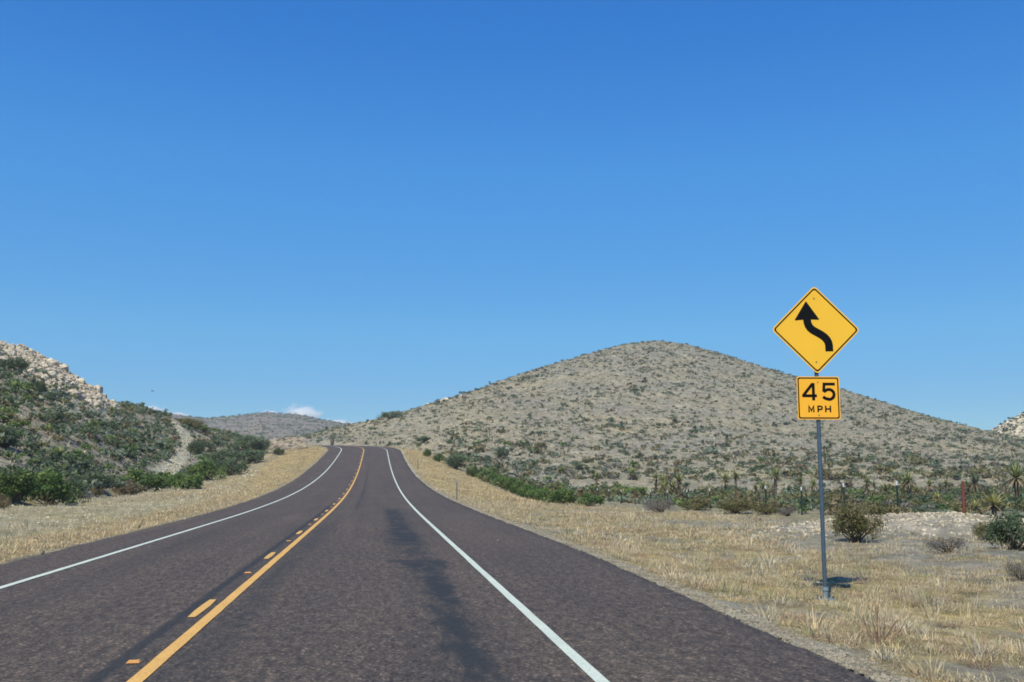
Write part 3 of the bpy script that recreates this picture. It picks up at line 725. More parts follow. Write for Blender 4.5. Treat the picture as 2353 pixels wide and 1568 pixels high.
fence = empty('wire_fence', (0, 0, 0))
FK = .000743 + .000094 * np.arange(34); FX0 = 20.0
fpts = []
for k, f in enumerate(FK):
    dist = FPX * FX0 * f / math.cos(bear(864 + 1 / f) - 0) if False else FPX * FX0 * f
    p = at(864 + 1 / f, dist * math.hypot(1, (864 + 1 / f - CXP) / FPX)); fpts.append(p)
ftop = {0: 1112, 1: 1105, 2: 1110, 3: 1119, 4: 1116, 5: 1120, 6: 1122.5, 7: 1125, 8: 1127, 9: 1126, 10: 1123.7, 11: 1128, 12: 1125, 13: 1126, 14: 1126, 15: 1122}
fence.location = fpts[0]
tops = []
for k, p in enumerate(fpts):
    u = 864 + 1 / FK[k]
    hgt = 1.25
    if k in ftop:
        d = ray(u, ftop[k]); hgt = float(np.clip(1.5 + d[2] * np.hypot(*(p[:2] - CAM[:2])) - p[2], 1.1, 1.75))
    red = k in (0, 5, 10)
    mb = MB(); rel = p - fpts[0]
    if red:
        mb.tube([rel + [0, 0, -.3], rel + [.02, 0, hgt]], .055 if k == 0 else .042, 10)
        o = mb.build('post', M['red_post'], fence); o['label'] = 'rusty red steel post'
    else:
        lean = .02 * math.sin(k * 2.3)
        top = rel + np.array([lean, 0, hgt]); mid = rel + np.array([lean * .85, 0, hgt - .17]); bot = rel + np.array([0, 0, -.3])
        for a, b_, mm in ((bot, mid, 0), (mid, top, 1)):
            mb.tube([a, b_], .042, 4, mm)
            ax = np.array([0, -.03, 0]); mb.tube([a + ax, b_ + ax], .016, 4, mm)
        mb.build('post', [M['green_post'], M['tip']], fence)
    tops.append((rel, min(hgt, 1.25)))
for fr in (.28, .48, .68, .88):
    mb = MB(); pts = []
    for (r0, h0), (r1, h1) in zip(tops[:-1], tops[1:]):
        a = r0 + [0, -.03, h0 * fr]; b_ = r1 + [0, -.03, h1 * fr]
        pts += [a, (a + b_) / 2 - [0, 0, .012]]
    pts.append(b_); mb.tube(pts, .003, 4); mb.build('wire', M['wire'], fence)
tag(fence, 'long wire fence of green and rusty red steel posts across the flat', 'fence')

# ------------------------------------------------------------------ leaf geometry
def unit(v): return v / (np.linalg.norm(v, axis=-1, keepdims=True) + 1e-9)
def leaf_quads(rng, P, size, col, up=.35, stretch=1.6):
    """one small pointed quad per leaf, at random angles"""
    n = len(P); nn = unit(rng.normal(size=(n, 3)) + [0, -.25, .55 + up]); d = unit(np.cross(nn, rng.normal(size=(n, 3)))); s_ = np.cross(nn, d)
    L = (size * rng.uniform(.7, 1.3, n))[:, None]
    V = np.stack([P - d * L * .5 * stretch, P + s_ * L * .38, P + d * L * .5 * stretch, P - s_ * L * .38], 1).reshape(-1, 3)
    C = np.repeat(col, 4, 0); Q = np.arange(4 * n).reshape(-1, 4)
    return V, Q, C
def blades(P, d, L, Wd, col, bend):
    """tapered two-segment blades: P base, d direction, bend = droop"""
    n = len(P); d = unit(d); s_ = unit(np.cross(d, np.array([0, 0, 1.0]) + .01)); L = L[:, None]; Wd = Wd[:, None]; bend = np.broadcast_to(bend, (n,))[:, None]
    m = P + d * L * .55; tip = P + d * L; tip = tip - np.array([0, 0, 1.0]) * L * bend; m = m - np.array([0, 0, 1.0]) * L * bend * .22
    V = np.stack([P - s_ * Wd * .5, P + s_ * Wd * .5, m + s_ * Wd * .42, m - s_ * Wd * .42, tip], 1).reshape(-1, 3)
    i = np.arange(n)[:, None] * 5
    Q = i + np.array([[0, 1, 2, 3]]); T = i + np.array([[3, 2, 4]])
    C = np.repeat(col, 5, 0)
    return V, T, Q, C
def shrub_points(rng, n, h, nclump, flatten=1.0):
    """leaf points in an uneven dome of clumps, unit radius"""
    a = rng.uniform(0, 2 * np.pi, nclump); r = np.sqrt(rng.uniform(.02, 1, nclump)) * .72
    zz_ = h * rng.uniform(.30, .85, nclump) * (1 - .55 * r ** 2)
    cc = np.stack([r * np.cos(a), r * np.sin(a), zz_], -1); cr = rng.uniform(.20, .42, nclump)
    k = rng.integers(0, nclump, n); off = unit(rng.normal(size=(n, 3))) * (rng.uniform(0, 1, n) ** .45)[:, None] * cr[k][:, None]
    off[:, 2] *= .75 * h / max(h, .6)
    P = cc[k] + off; P[:, 2] = np.abs(P[:, 2] - .03) + .03
    return P, k, cc
def pal(rng, n, cols, k=None, var=.18):
    cols = np.array(cols); ix = rng.integers(0, len(cols), n) if k is None else (k * 7 + 3) % len(cols)
    return np.clip(cols[ix] * rng.uniform(1 - var, 1 + var, (n, 1)) , 0, 1)

GREEN = [(0.095, 0.154, 0.041), (0.122, 0.186, 0.053), (0.075, 0.129, 0.041), (0.14, 0.194, 0.065)]
DARKG = [(0.097, 0.143, 0.074), (0.121, 0.166, 0.086), (0.085, 0.123, 0.074), (0.157, 0.19, 0.116)]
GREYG = [(0.166, 0.193, 0.137), (0.199, 0.22, 0.166), (0.137, 0.167, 0.121), (0.232, 0.24, 0.187)]
GREYG = [(a * .92, b * 1.02, c * .95) for a, b, c in GREYG]
OLIVE = [(0.145, 0.144, 0.053), (0.174, 0.162, 0.07), (0.116, 0.122, 0.049), (0.204, 0.172, 0.091)]
BROWN = [(0.162, 0.131, 0.075), (0.2, 0.151, 0.091), (0.131, 0.116, 0.066), (0.185, 0.162, 0.099)]
GREY = [(0.176, 0.16, 0.138), (0.143, 0.132, 0.115), (0.198, 0.182, 0.161)]

def small_shrub(seed, cols, n=110, h=.9, size=.20, nclump=7):
    r = np.random.default_rng(seed); P, k, _ = shrub_points(r, n, h, nclump)
    return leaf_quads(r, P, size, pal(r, n, cols, k if seed % 2 else None))
SHV = [small_shrub(100 + i, c, n, h, sz_, nc) for i, (c, n, h, sz_, nc) in enumerate(
    [(DARKG, 150, .85, .17, 8), (GREYG, 140, .75, .18, 8), (OLIVE, 150, 1.1, .16, 9), (DARKG, 130, 1.2, .18, 6), (GREYG, 120, .6, .19, 7), (GREEN, 150, .9, .17, 9),
     (BROWN, 130, .7, .18, 7), (DARKG, 150, .65, .17, 10), (OLIVE, 140, .75, .18, 7), (GREY, 120, .65, .15, 7)])]
SHM = [mesh('desert_shrub', v, Q=q, mats=[M['leaf']], attrs={'base': ('FLOAT_COLOR', c)}) for v, q, c in SHV]

def scatter(rng, n, u0, u1, r0, r1, idn, power=1.0):
    b_ = rng.uniform(bear(u0), bear(u1), n); rr = np.sqrt(rng.uniform(r0 ** 2, r1 ** 2, n)) if power == 1 else r0 + (r1 - r0) * rng.uniform(0, 1, n) ** power
    x = CAM[0] + rr * (RT[0] * np.sin(b_) + FH[0] * np.cos(b_)); y = CAM[1] + rr * (RT[1] * np.sin(b_) + FH[1] * np.cos(b_))
    z, i = terrain(x, y, True); lat, s = road_ls(x, y)
    ok = np.isin(i, idn) & ((lat > 9) | (lat < -9) | (s > SEND))
    return np.stack([x, y, z], -1)[ok], rr[ok], b_[ok]

rs = np.random.default_rng(5)
pts = []; rad = []; var = []; reg = []
def put(P, radius, v, rg): pts.append(P); rad.append(radius); var.append(v); reg.append(np.full(len(P), rg))
# right hill
P, rr, bb = scatter(rs, 19500, 560, 2850, 135, 350, [2], .8)
n_ = fbm(P[:, 0], P[:, 1], .05, 3, 71); keep = rs.uniform(0, 1, len(P)) < .45 + .55 * np.clip(n_ + .3, 0, 1); P = P[keep]
put(P, rs.lognormal(-.95, .45, len(P)).clip(.16, 1.35), rs.choice([0, 1, 2, 3, 4, 7, 1, 4, 9, 6], len(P)), 2)
# left hill, much denser
P, rr, bb = scatter(rs, 9500, -120, 640, 46, 195, [1], 1)
n_ = fbm(P[:, 0], P[:, 1], .09, 3, 72)
u_, v_, _d = project(P); trk = seg_mask(u_, v_, TRACK); rocky = (v_ < 818 + .52 * np.maximum(u_, 0) + 22) & (u_ < 275)
keep = (rs.uniform(0, 1, len(P)) < .25 + .6 * np.clip(n_ + .30, 0, 1)) & (trk < .2) & (~rocky | ((rs.uniform(0, 1, len(P)) < .42) & (v_ > 803 + .545 * np.maximum(u_, 0)))); P = P[keep]
put(P, rs.lognormal(-.50, .40, len(P)).clip(.25, 1.5), rs.choice([0, 1, 5, 3, 3, 4, 1, 7, 6, 8, 4, 0], len(P)), 1)
P, rr, bb = scatter(rs, 700, 1000, 2520, 140, 195, [0, 2], 1)
put(P, rs.lognormal(-.62, .40, len(P)).clip(.2, 1.2), rs.choice([0, 1, 2, 3, 4, 7, 1, 8, 9, 6], len(P)), 2)
# far hills
P, rr, bb = scatter(rs, 4200, 180, 1000, 420, 740, [3], 1); put(P, rs.lognormal(-.40, .35, len(P)).clip(.4, 1.6), rs.choice([1, 4, 0], len(P)), 3)
P, rr, bb = scatter(rs, 1300, 2180, 3400, 330, 440, [4], 1); put(P, rs.lognormal(-.2, .35, len(P)).clip(.4, 1.6), rs.choice([0, 3, 7], len(P)), 4)
# brushy flat beyond the fence
nb_ = 19000
lat_ = rs.uniform(13, 245, nb_); yy = rs.uniform(36, 172, nb_)
ok = (lat_ > 22.6) | ((lat_ > verge_r(yy) + .6) & (yy > 95)); xx = lat_[ok]; yy = yy[ok]
z, i_ = terrain(xx, yy, True); rho_ = np.hypot(xx - CAM[0], yy)
g = ((i_ == 0) | ((i_ == 2) & (rho_ < 172) & (rs.uniform(0, 1, len(xx)) < .3))) & (rs.uniform(0, 1, len(xx)) < np.clip(.76 + .8 * fbm(xx, yy, .07, 3, 73) - .38 * sstep(95, 135, rho_), .08, 1))
P = np.stack([xx, yy, z], -1)[g]
put(P, rs.lognormal(-.60, .38, len(P)).clip(.22, 1.15) * (1 + .55 * sstep(75, 110, np.hypot(P[:, 0], P[:, 1]))), rs.choice([2, 8, 6, 8, 1, 4, 9, 5, 6, 0, 2], len(P)), 5)
pts = np.concatenate(pts); rad = np.concatenate(rad); var = np.concatenate(var); reg = np.concatenate(reg)
uu, vv, dd = project(pts)
appar = rad / dd; inview = (uu > -20) & (uu < 2370) & (vv > 600)
score = np.where(inview, appar, 0) * np.where(reg == 5, .72, 1)
best = np.argsort(-score)[:300]; isbest = np.zeros(len(pts), bool); isbest[best] = True
TXT = {0: 'dark green', 1: 'grey green', 2: 'olive green', 3: 'upright green', 4: 'spreading grey', 5: 'fresh green', 6: 'dry brown', 7: 'low dark green', 8: 'low olive', 9: 'leafless grey'}
def where_txt(rg, u, v):
    if rg == 1:
        if v < 900: return 'among the pale rocks high on the left hillside'
        if u > 430: return 'on the bank between gravel track and road'
        if v < 985: return 'on the upper left hillside below the pale rocks'
        return 'low on the left hillside behind the bushes'
    if rg == 2:
        if u < 1000: return 'at the pale hill foot beyond the road crest'
        if v < 960: return 'high on the broad pale hill'
        return 'low on the broad pale hill, ' + ('left of its peak' if u < 1515 else 'right of its peak')
    if rg == 5: return 'on the flat beyond the fence, ' + ('left of the road sign' if u < 1890 else 'right of the road sign')
    return 'on the rocky slope at the far right'
for j in best:
    o = obj('desert_shrub', SHM[var[j]], None, pts[j] - [0, 0, .04 * rad[j]], float(rs.uniform(0, 6.28)), float(rad[j]))
    szt = 'small' if appar[j] * FPX < 9 else ('medium' if appar[j] * FPX < 14 else 'large')
    tag(o, f'{szt} {TXT[int(var[j])]} shrub {where_txt(reg[j], uu[j], vv[j])}', 'shrub', 'shrubs scattered over the desert hills')
def merge(idx, thin):
    VV, QQ, CC = [], [], []; off = 0
    for v in np.unique(var[idx]):
        k = idx[var[idx] == v]; bv, bq, bc = SHV[v]
        nq = max(14, int(len(bq) * thin)); sel = np.random.default_rng(int(v)).permutation(len(bq))[:nq]
        bv = bv.reshape(-1, 4, 3)[sel]; bc = bc.reshape(-1, 4, 3)[sel]
        grow = math.sqrt(1 / thin) if thin < 1 else 1
        ctr = bv.mean(1, keepdims=True); bv = ctr + (bv - ctr) * min(grow, 2.2)
        bv = bv.reshape(-1, 3); bc = bc.reshape(-1, 3)
        a = rs.uniform(0, 6.28, len(k)); ca, sa = np.cos(a)[:, None], np.sin(a)[:, None]
        r_ = rad[k][:, None]
        W = np.stack([(bv[None, :, 0] * ca - bv[None, :, 1] * sa) * r_, (bv[None, :, 0] * sa + bv[None, :, 1] * ca) * r_, bv[None, :, 2] * r_ - .04 * r_], -1) + pts[k][:, None]
        VV.append(W.reshape(-1, 3)); CC.append((bc[None] * rs.uniform(.75, 1.25, (len(k), 1, 1))).reshape(-1, 3))
        n = len(k) * len(bv); QQ.append(np.arange(n).reshape(-1, 4) + off); off += n
    return np.concatenate(VV), np.concatenate(QQ), np.concatenate(CC)
rest = ~isbest
for rg, thin, lab in ((1, .75, 'smaller scrub scattered over the left hillside'), (2, .5, 'small scattered scrub all over the broad pale hill'), (3, .14, 'tiny scrub dots over the distant grey hill'),
                      (4, .2, 'scrub dots on the far right rocky slope'), (5, .5, 'dense low brush covering the flat beyond the fence')):
    idx = np.nonzero(rest & (reg == rg))[0]
    v, q_, c = merge(idx, thin)
    tag(obj('scrub', mesh('scrub', v, Q=q_, mats=[M['leaf']], attrs={'base': ('FLOAT_COLOR', c)})), lab, 'scrub', kind='stuff')

# ------------------------------------------------------------------ large bushes placed one by one
def bush_meshes(seed, cols, h, n, size, nclump, wood='bark', up=.35):
    r = np.random.default_rng(seed); P, k, cc = shrub_points(r, n, h, nclump)
    tone = np.array(cols)[(np.arange(nclump) * 5 + seed) % len(cols)] * r.uniform(.75, 1.25, (nclump, 1))
    col = tone[k] * r.uniform(.78, 1.22, (n, 1))
    v, q_, c = leaf_quads(r, P, size, np.clip(col, 0, 1), up)
    fm = mesh('foliage', v, Q=q_, mats=[M['leaf']], attrs={'base': ('FLOAT_COLOR', c)})
    mb = MB()
    for c3 in cc:
        mid = c3 * [.45, .45, .5] + r.normal(size=3) * .05
        mb.tube([(r.normal() * .05, r.normal() * .05, -.06), mid, c3 + r.normal(size=3) * .05], [.028, .018, .007], 5, cap=False)
    me = bpy.data.meshes.new('branches'); me.from_pydata(mb.v, [], mb.f); me.materials.append(M[wood]); me.update()
    return fm, me
BUSH = {}
for key, a in dict(green=(11, GREEN, .95, 2600, .075, 22), green2=(12, GREEN, .75, 2400, .075, 20), dark=(13, DARKG, .95, 4200, .056, 24), dark2=(14, DARKG, 1.15, 2400, .080, 18),
                   brown=(15, BROWN, .75, 1800, .070, 16), grey=(16, GREY, .6, 2200, .036, 18), olive=(17, OLIVE, .9, 4600, .042, 24), olive2=(18, OLIVE, .7, 1600, .07, 16), grass=(19, GREEN, .7, 1600, .09, 14)).items():
    BUSH[key] = bush_meshes(*a)
# u centre, v base, width px, height px, kind, distance (None: where the sight line meets the ground), label
BL = [(28, 1156, 120, 82, 'green', None, 'big bright green bush at the left edge beside the verge'),
      (112, 1160, 120, 88, 'green', None, 'tallest bright green bush of the left roadside row'),
      (165, 1158, 70, 62, 'dark', None, 'dark green bush at the right end of the big left clump'),
      (232, 1128, 100, 42, 'dark2', None, 'blue green bush behind the brown shrubs on the left'),
      (322, 1132, 110, 48, 'green2', None, 'wide green bush behind the brown thicket on the left'),
      (218, 1140, 34, 22, 'brown', None, 'small rust brown bush at the edge of the left verge'),
      (286, 1138, 100, 34, 'brown', None, 'wide brown thicket at the edge of the left verge'),
      (6, 1172, 34, 38, 'brown', None, 'brown shrub at the left picture edge in front of the green bush'),
      (425, 1126, 92, 42, 'green', None, 'round yellow green bush at the edge of the left verge'),
      (372, 1122, 70, 34, 'green2', None, 'low green bush left of the round yellow green one'),
      (478, 1105, 90, 44, 'green2', None, 'green bush midway along the left roadside row'),
      (530, 1094, 90, 42, 'dark', None, 'dark green bush below the terrace on the left'),
      (520, 1070, 80, 40, 'dark', None, 'dark green bush on the bank left of the verge'),
      (570, 1066, 74, 36, 'dark2', None, 'dark bush with brown tips nearest the upper verge on the left'),
      (566, 1040, 66, 44, 'dark2', None, 'tall dark bush on the skyline of the left bank'),
      (600, 1042, 46, 40, 'dark', None, 'dark bush beside the rock cut on the left'),
      (641, 1047, 28, 18, 'dark', None, 'small dark bush at the foot of the rock cut'),
      (450, 1045, 50, 34, 'dark', None, 'dark bush at the right side of the pale gravel track'),
      (440, 985, 60, 28, 'olive', None, 'olive bushes at the head of the pale gravel track'),
      (10, 1030, 70, 56, 'dark2', None, 'large dark bush low on the left hillside at the picture edge'),
      (38, 852, 56, 32, 'dark', None, 'large dark bush growing among the white rocks at upper left'),
      (90, 905, 40, 30, 'dark', None, 'dark bush at the lower edge of the white rocks'),
      (1049, 1078, 52, 40, 'dark2', None, 'dense dark green bush at the foot of the hill right of the road'),
      (982, 1050, 22, 20, 'green', None, 'small green bush just right of the crest of the road'),
      (1010, 1062, 30, 18, 'green2', None, 'small yellow green bush on the bank right of the crest'),
      (1153, 1053, 32, 24, 'dark', None, 'round dark bush alone on the lower hill'),
      (1292, 1161, 88, 42, 'green', None, 'round bright green bush at the right verge edge'),
      (1356, 1164, 66, 28, 'green2', None, 'lower green bush right of the round bright green one'),
      (1448, 1148, 90, 34, 'green', None, 'wide green bush behind the fence left of the sign'),
      (1520, 1178, 90, 34, 'grey', None, 'leafless grey thicket in front of the fence'),
      (1600, 1172, 80, 30, 'olive2', None, 'olive bush in front of the fence'),
      (1690, 1180, 100, 36, 'olive', None, 'dark olive bush at the foot of a red post'),
      (1630, 1148, 34, 22, 'dark2', None, 'small dark bush behind the fence line'),
      (1764, 1182, 70, 26, 'olive2', None, 'low olive bush in front of the fence left of the sign post'),
      (1812, 1186, 60, 22, 'grey', None, 'dry grey bush beside the fence left of the sign post'),
      (1962, 1240, 128, 100, 'olive', 30.5, 'large olive brown bush with bare stems just right of the sign post'),
      (2010, 1190, 120, 50, 'olive2', 39.5, 'olive bush behind the fence right of the sign post'),
      (2325, 1234, 130, 90, 'dark', 29.0, 'big dark green bush at the right picture edge'),
      (2262, 1215, 70, 50, 'olive', 33.0, 'olive brown bush behind the red corner post'),
      (2330, 1300, 70, 44, 'grey', 20.5, 'grey green shrub on the verge at the right picture edge'),
      (2170, 1254, 110, 34, 'grey', 27.0, 'tangle of dead grey branches in front of the gravel mound'),
      (898, 963, 58, 18, 'dark', None, 'long dark bush on the skyline above the road'),
      (763, 1020, 12, 24, 'grey', 196.0, 'thin leafless shrub standing at the crest of the road'),
      (972, 1017, 40, 16, 'dark2', None, 'low dark bush at the hill foot right of the crest')]
def bush(u, v, wpx, hpx, kind, dist, lab):
    if dist is None: p, _ = hit(u, v)
    else: p = at(u, dist)
    dep = project(p)[2]; wd = wpx / FPX * dep / 2 * 1.06; hg = hpx / FPX * dep
    r = empty('bush', p, float((u * 1.7) % 6.28)); tag(r, lab, 'bush', 'roadside bushes')
    fm, bm = BUSH[kind]
    h0 = {'green': .95, 'green2': .75, 'dark': .95, 'dark2': 1.15, 'brown': .75, 'grey': .6, 'olive': .9, 'olive2': .7, 'grass': .7}[kind]
    sc = (wd / .95, wd / .95, hg / h0)
    obj('foliage', fm, r, sc=sc); obj('branches', bm, r, sc=sc)
    return p
for a in BL: bush(*a)
# the green strip along the foot of the right verge: many small clumps
for k in range(15):
    f = k / 14; u = 1088 + (1238 - 1088) * f + (k % 3) * 3; v = 1096 + (1153 - 1096) * f ** 1.08
    bush(u, v, 34 + 22 * f, 22 + 8 * f, 'grass' if k % 2 else 'green2', None,
         f'{ORD[k]} green clump from the road crest in the green strip below the right verge')

# ------------------------------------------------------------------ yuccas
YC = [(.22, .26, .08), (.27, .29, .09), (.15, .19, .065), (.34, .33, .12), (.11, .15, .055)]
def yucca_meshes(seed, nl, L, droop, cols=YC):
    r = np.random.default_rng(seed)
    th = np.arccos(np.clip(1 - r.uniform(0, 1.62, nl), -1, 1)); ph = r.uniform(0, 6.28, nl)
    d = np.stack([np.sin(th) * np.cos(ph), np.sin(th) * np.sin(ph), np.cos(th)], -1)
    Ls = L * r.uniform(.7, 1.1, nl); P = d * .05 * L
    col = np.array(cols)[r.integers(0, len(cols), nl)] * r.uniform(.75, 1.2, (nl, 1))
    col = np.where((th > 1.6)[:, None], np.array([.22, .18, .11]) * r.uniform(.6, 1.1, (nl, 1)), col)
    v, t_, q_, c = blades(P, d, Ls, np.full(nl, .085 * L), col, droop * np.clip(th / 1.5, 0, 1) ** 2)
    return mesh('leaf_crown', v, T=t_, Q=q_, mats=[M['blade']], attrs={'base': ('FLOAT_COLOR', c)})
CRN = [yucca_meshes(201, 130, 1.0, .25), yucca_meshes(202, 110, 1.0, .12), yucca_meshes(203, 150, 1.0, .35),
       yucca_meshes(204, 90, 1.0, .05, [(.30, .29, .10), (.36, .34, .14), (.22, .24, .08)]), yucca_meshes(205, 100, 1.0, .2, DARKG + [(.06, .085, .04)])]
def trunk_mesh(seed):
    r = np.random.default_rng(seed); mb = MB()
    mb.tube([(0, 0, -.1), (.02, 0, .35), (.03, .02, .7), (.02, .03, 1.0)], [.20, .16, .17, .13], 9)
    me0 = mb
    nl = 120; z0 = r.uniform(.25, 1.0, nl); ph = r.uniform(0, 6.28, nl)
    P = np.stack([.15 * np.cos(ph), .15 * np.sin(ph), z0], -1); d = np.stack([np.cos(ph) * .35, np.sin(ph) * .35, -np.ones(nl)], -1)
    v, t_, q_, c = blades(P, d, r.uniform(.12, .3, nl), np.full(nl, .05), np.tile([.2, .17, .11], (nl, 1)), 0.0)
    V = np.concatenate([np.array(me0.v), v]); off = len(me0.v)
    qs = [f for f in me0.f if len(f) == 4]
    return mesh('trunk', V, T=t_ + off, Q=np.concatenate([np.array(qs), q_ + off]), mats=[M['deadbark']])
TRK = [trunk_mesh(301), trunk_mesh(302)]
# u, v base, v crown centre, crown radius px, crown kind, distance, label
YL = [(1781, 1134, 1094, 17, 0, 120, 'tallest yucca, with a long bare trunk, left of the sign post'),
      (1838, 1122, 1107, 13, 0, 125, 'short trunked yucca close to the left of the sign post'),
      (1866, 1122, 1108, 13, 2, 125, 'squat yucca just behind the left side of the sign post'),
      (1928, 1113, 1099, 7, 4, 140, 'slim dark yucca stalk right of the sign post'),
      (1990, 1126, 1106, 14, 0, 110, 'leaning yucca, left one of a pair right of the sign'),
      (2008, 1130, 1108, 12, 4, 110, 'dark shaggy yucca, right one of a pair right of the sign'),
      (2033, 1140, 1116, 17, 1, 92, 'spiky round yucca behind the fence right of the sign'),
      (2089, 1143, 1106, 19, 2, 92, 'tall shaggy yucca with a bent flower stalk'),
      (2134, 1118, 1106, 12, 0, 118, 'small yucca on the flat, left of a close pair'),
      (2158, 1120, 1107, 12, 4, 118, 'small dark yucca on the flat right of its yellower neighbour'),
      (2172, 1122, 1109, 10, 0, 118, 'small yucca touching the dark one on the flat'),
      (2237, 1118, 1100, 20, 4, 112, 'broad dark many headed yucca behind the red corner post'),
      (2222, 1112, 1102, 12, 0, 112, 'small yucca head left of the broad dark one'),
      (2334, 1128, 1098, 28, 2, 82, 'biggest yucca, with a shaggy trunk at the right edge'),
      (2308, 1116, 1106, 12, 4, 105, 'small dark yucca left of the biggest one'),
      (2279, 1166, 1158, 26, 3, 41, 'pale yellow trunkless yucca behind the big dark bush'),
      (2240, 1166, 1161, 15, 3, 43, 'small pale yellow yucca left of the larger pale one'),
      (2150, 1142, 1138, 12, 3, 70, 'low yellowish yucca on the brushy flat'),
      (1370, 1128, 1098, 12, 0, 118, 'single yucca on a straight grey trunk above the green bush'),
      (1451, 1107, 1088, 14, 0, 140, 'yucca with a dark trunk above the wide green bush'),
      (1507, 1116, 1090, 13, 0, 125, 'pale headed yucca, left one of two close together'),
      (1522, 1116, 1094, 15, 2, 125, 'drooping yucca, right one of two close together'),
      (1507, 1084, 1070, 9, 4, 160, 'small dark yucca at the foot of the hill'),
      (1528, 1130, 1112, 15, 1, 105, 'spiky yucca at the left of a cluster behind the fence'),
      (1545, 1130, 1108, 16, 1, 105, 'middle yucca of a cluster behind the fence'),
      (1560, 1130, 1102, 18, 1, 105, 'tallest spiky yucca of a cluster behind the fence'),
      (1576, 1132, 1108, 9, 4, 105, 'dark stump like yucca at the right of a cluster'),
      (1666, 1126, 1103, 15, 0, 115, 'yucca with a thin trunk, left of two standing apart'),
      (1690, 1117, 1096, 13, 0, 128, 'yucca with a thin trunk, right of two standing apart'),
      (1755, 1092, 1077, 8, 4, 155, 'small tree like yucca at the foot of the hill'),
      (1753, 1122, 1110, 13, 0, 118, 'short yucca left of the tallest one'),
      (1736, 1128, 1119, 11, 3, 105, 'low yellow green yucca left of the tallest one'),
      (1673, 1050, 1040, 8, 4, 185, 'dark agave like yucca pair low on the hill'),
      (1552, 1033, 1022, 12, 4, 200, 'dark many headed yucca on the hill slope'),
      (1960, 1086, 1078, 10, 4, 158, 'dark low yucca at the hill foot right of the sign'),
      (2195, 1084, 1077, 10, 4, 160, 'dark low yucca at the hill foot above the red corner post'),
      (1038, 1042, 1026, 9, 4, 150, 'upright dark yucca behind the dense bush right of the road'),
      (1430, 1140, 1130, 12, 3, 100, 'yellow green yucca inside the wide green bush'),
      (1228, 1098, 1084, 11, 4, 150, 'small dark yucca above the green strip'),
      (1290, 1100, 1084, 12, 0, 145, 'yucca above the round bright green bush'),
      (1510, 1100, 1090, 8, 4, 150, 'little dark yucca left of the spiky cluster'),
      (2100, 1130, 1122, 12, 0, 100, 'low yucca right of the tall shaggy one'),
      (136, 1064, 1040, 11, 3, None, 'yellow headed yucca on a dark trunk low on the left hillside'),
      (255, 955, 943, 10, 2, None, 'green yucca on the shoulder of the left hillside'),
      (302, 952, 940, 10, 3, None, 'yellowish yucca right of the green one on the left shoulder'),
      (330, 1078, 1062, 10, 4, None, 'small dark yucca left of the pale gravel track'),
      (215, 990, 977, 13, 2, None, 'round green yucca in the middle of the left hillside'),
      (110, 1000, 985, 12, 0, None, 'yellow green yucca in the scrub of the left hillside'),
      (470, 1000, 988, 14, 2, None, 'yucca right of the head of the gravel track'),
      (490, 1020, 1006, 9, 4, None, 'dark yucca below the head of the gravel track'),
      (977, 932, 926, 5, 4, None, 'dark yucca standing on the skyline by white rocks'),
      (1462, 1006, 1000, 7, 4, None, 'small dark yucca in the middle of the pale hill')]
for k, (u, vb, vc_, cr, kd, dist, lab) in enumerate(YL):
    p = hit(u, vb)[0] if dist is None else at(u, dist)
    dep = project(p)[2]
    zc_ = 1.5 + ray(float(u), float(vc_))[2] * np.hypot(*(p[:2] - CAM[:2])) - p[2]
    R_ = cr / FPX * dep * 1.38
    zc_ = max(zc_ * (1.0 if 'trunk' in lab or 'stalk' in lab else (.72, .9, .8)[k % 3]), R_ * .25 + .05)
    y_ = empty('yucca', p, float(k * 1.3 % 6.28)); tag(y_, lab, 'yucca', 'yuccas on the flat and hillsides')
    lean = .06 * math.sin(k * 2.1) * zc_
    obj('leaf_crown', CRN[kd], y_, (lean, 0, zc_), float(k * .7), R_)
    if zc_ > R_ * .6:
        tw_ = max(.35, min(.8, R_ * .8))
        obj('trunk', TRK[k % 2], y_, (0, 0, 0), sc=(tw_, tw_, zc_))
    if 'flower stalk' in lab:
        mb = MB(); mb.tube([(lean, 0, zc_), (lean, 0, zc_ + .9), (lean - .25, 0, zc_ + 1.6), (lean - .7, 0, zc_ + 1.85), (lean - 1.1, 0, zc_ + 1.75)], [.05, .04, .05, .07, .03], 6); mb.build('flower_stalk', M['deadbark'], y_)

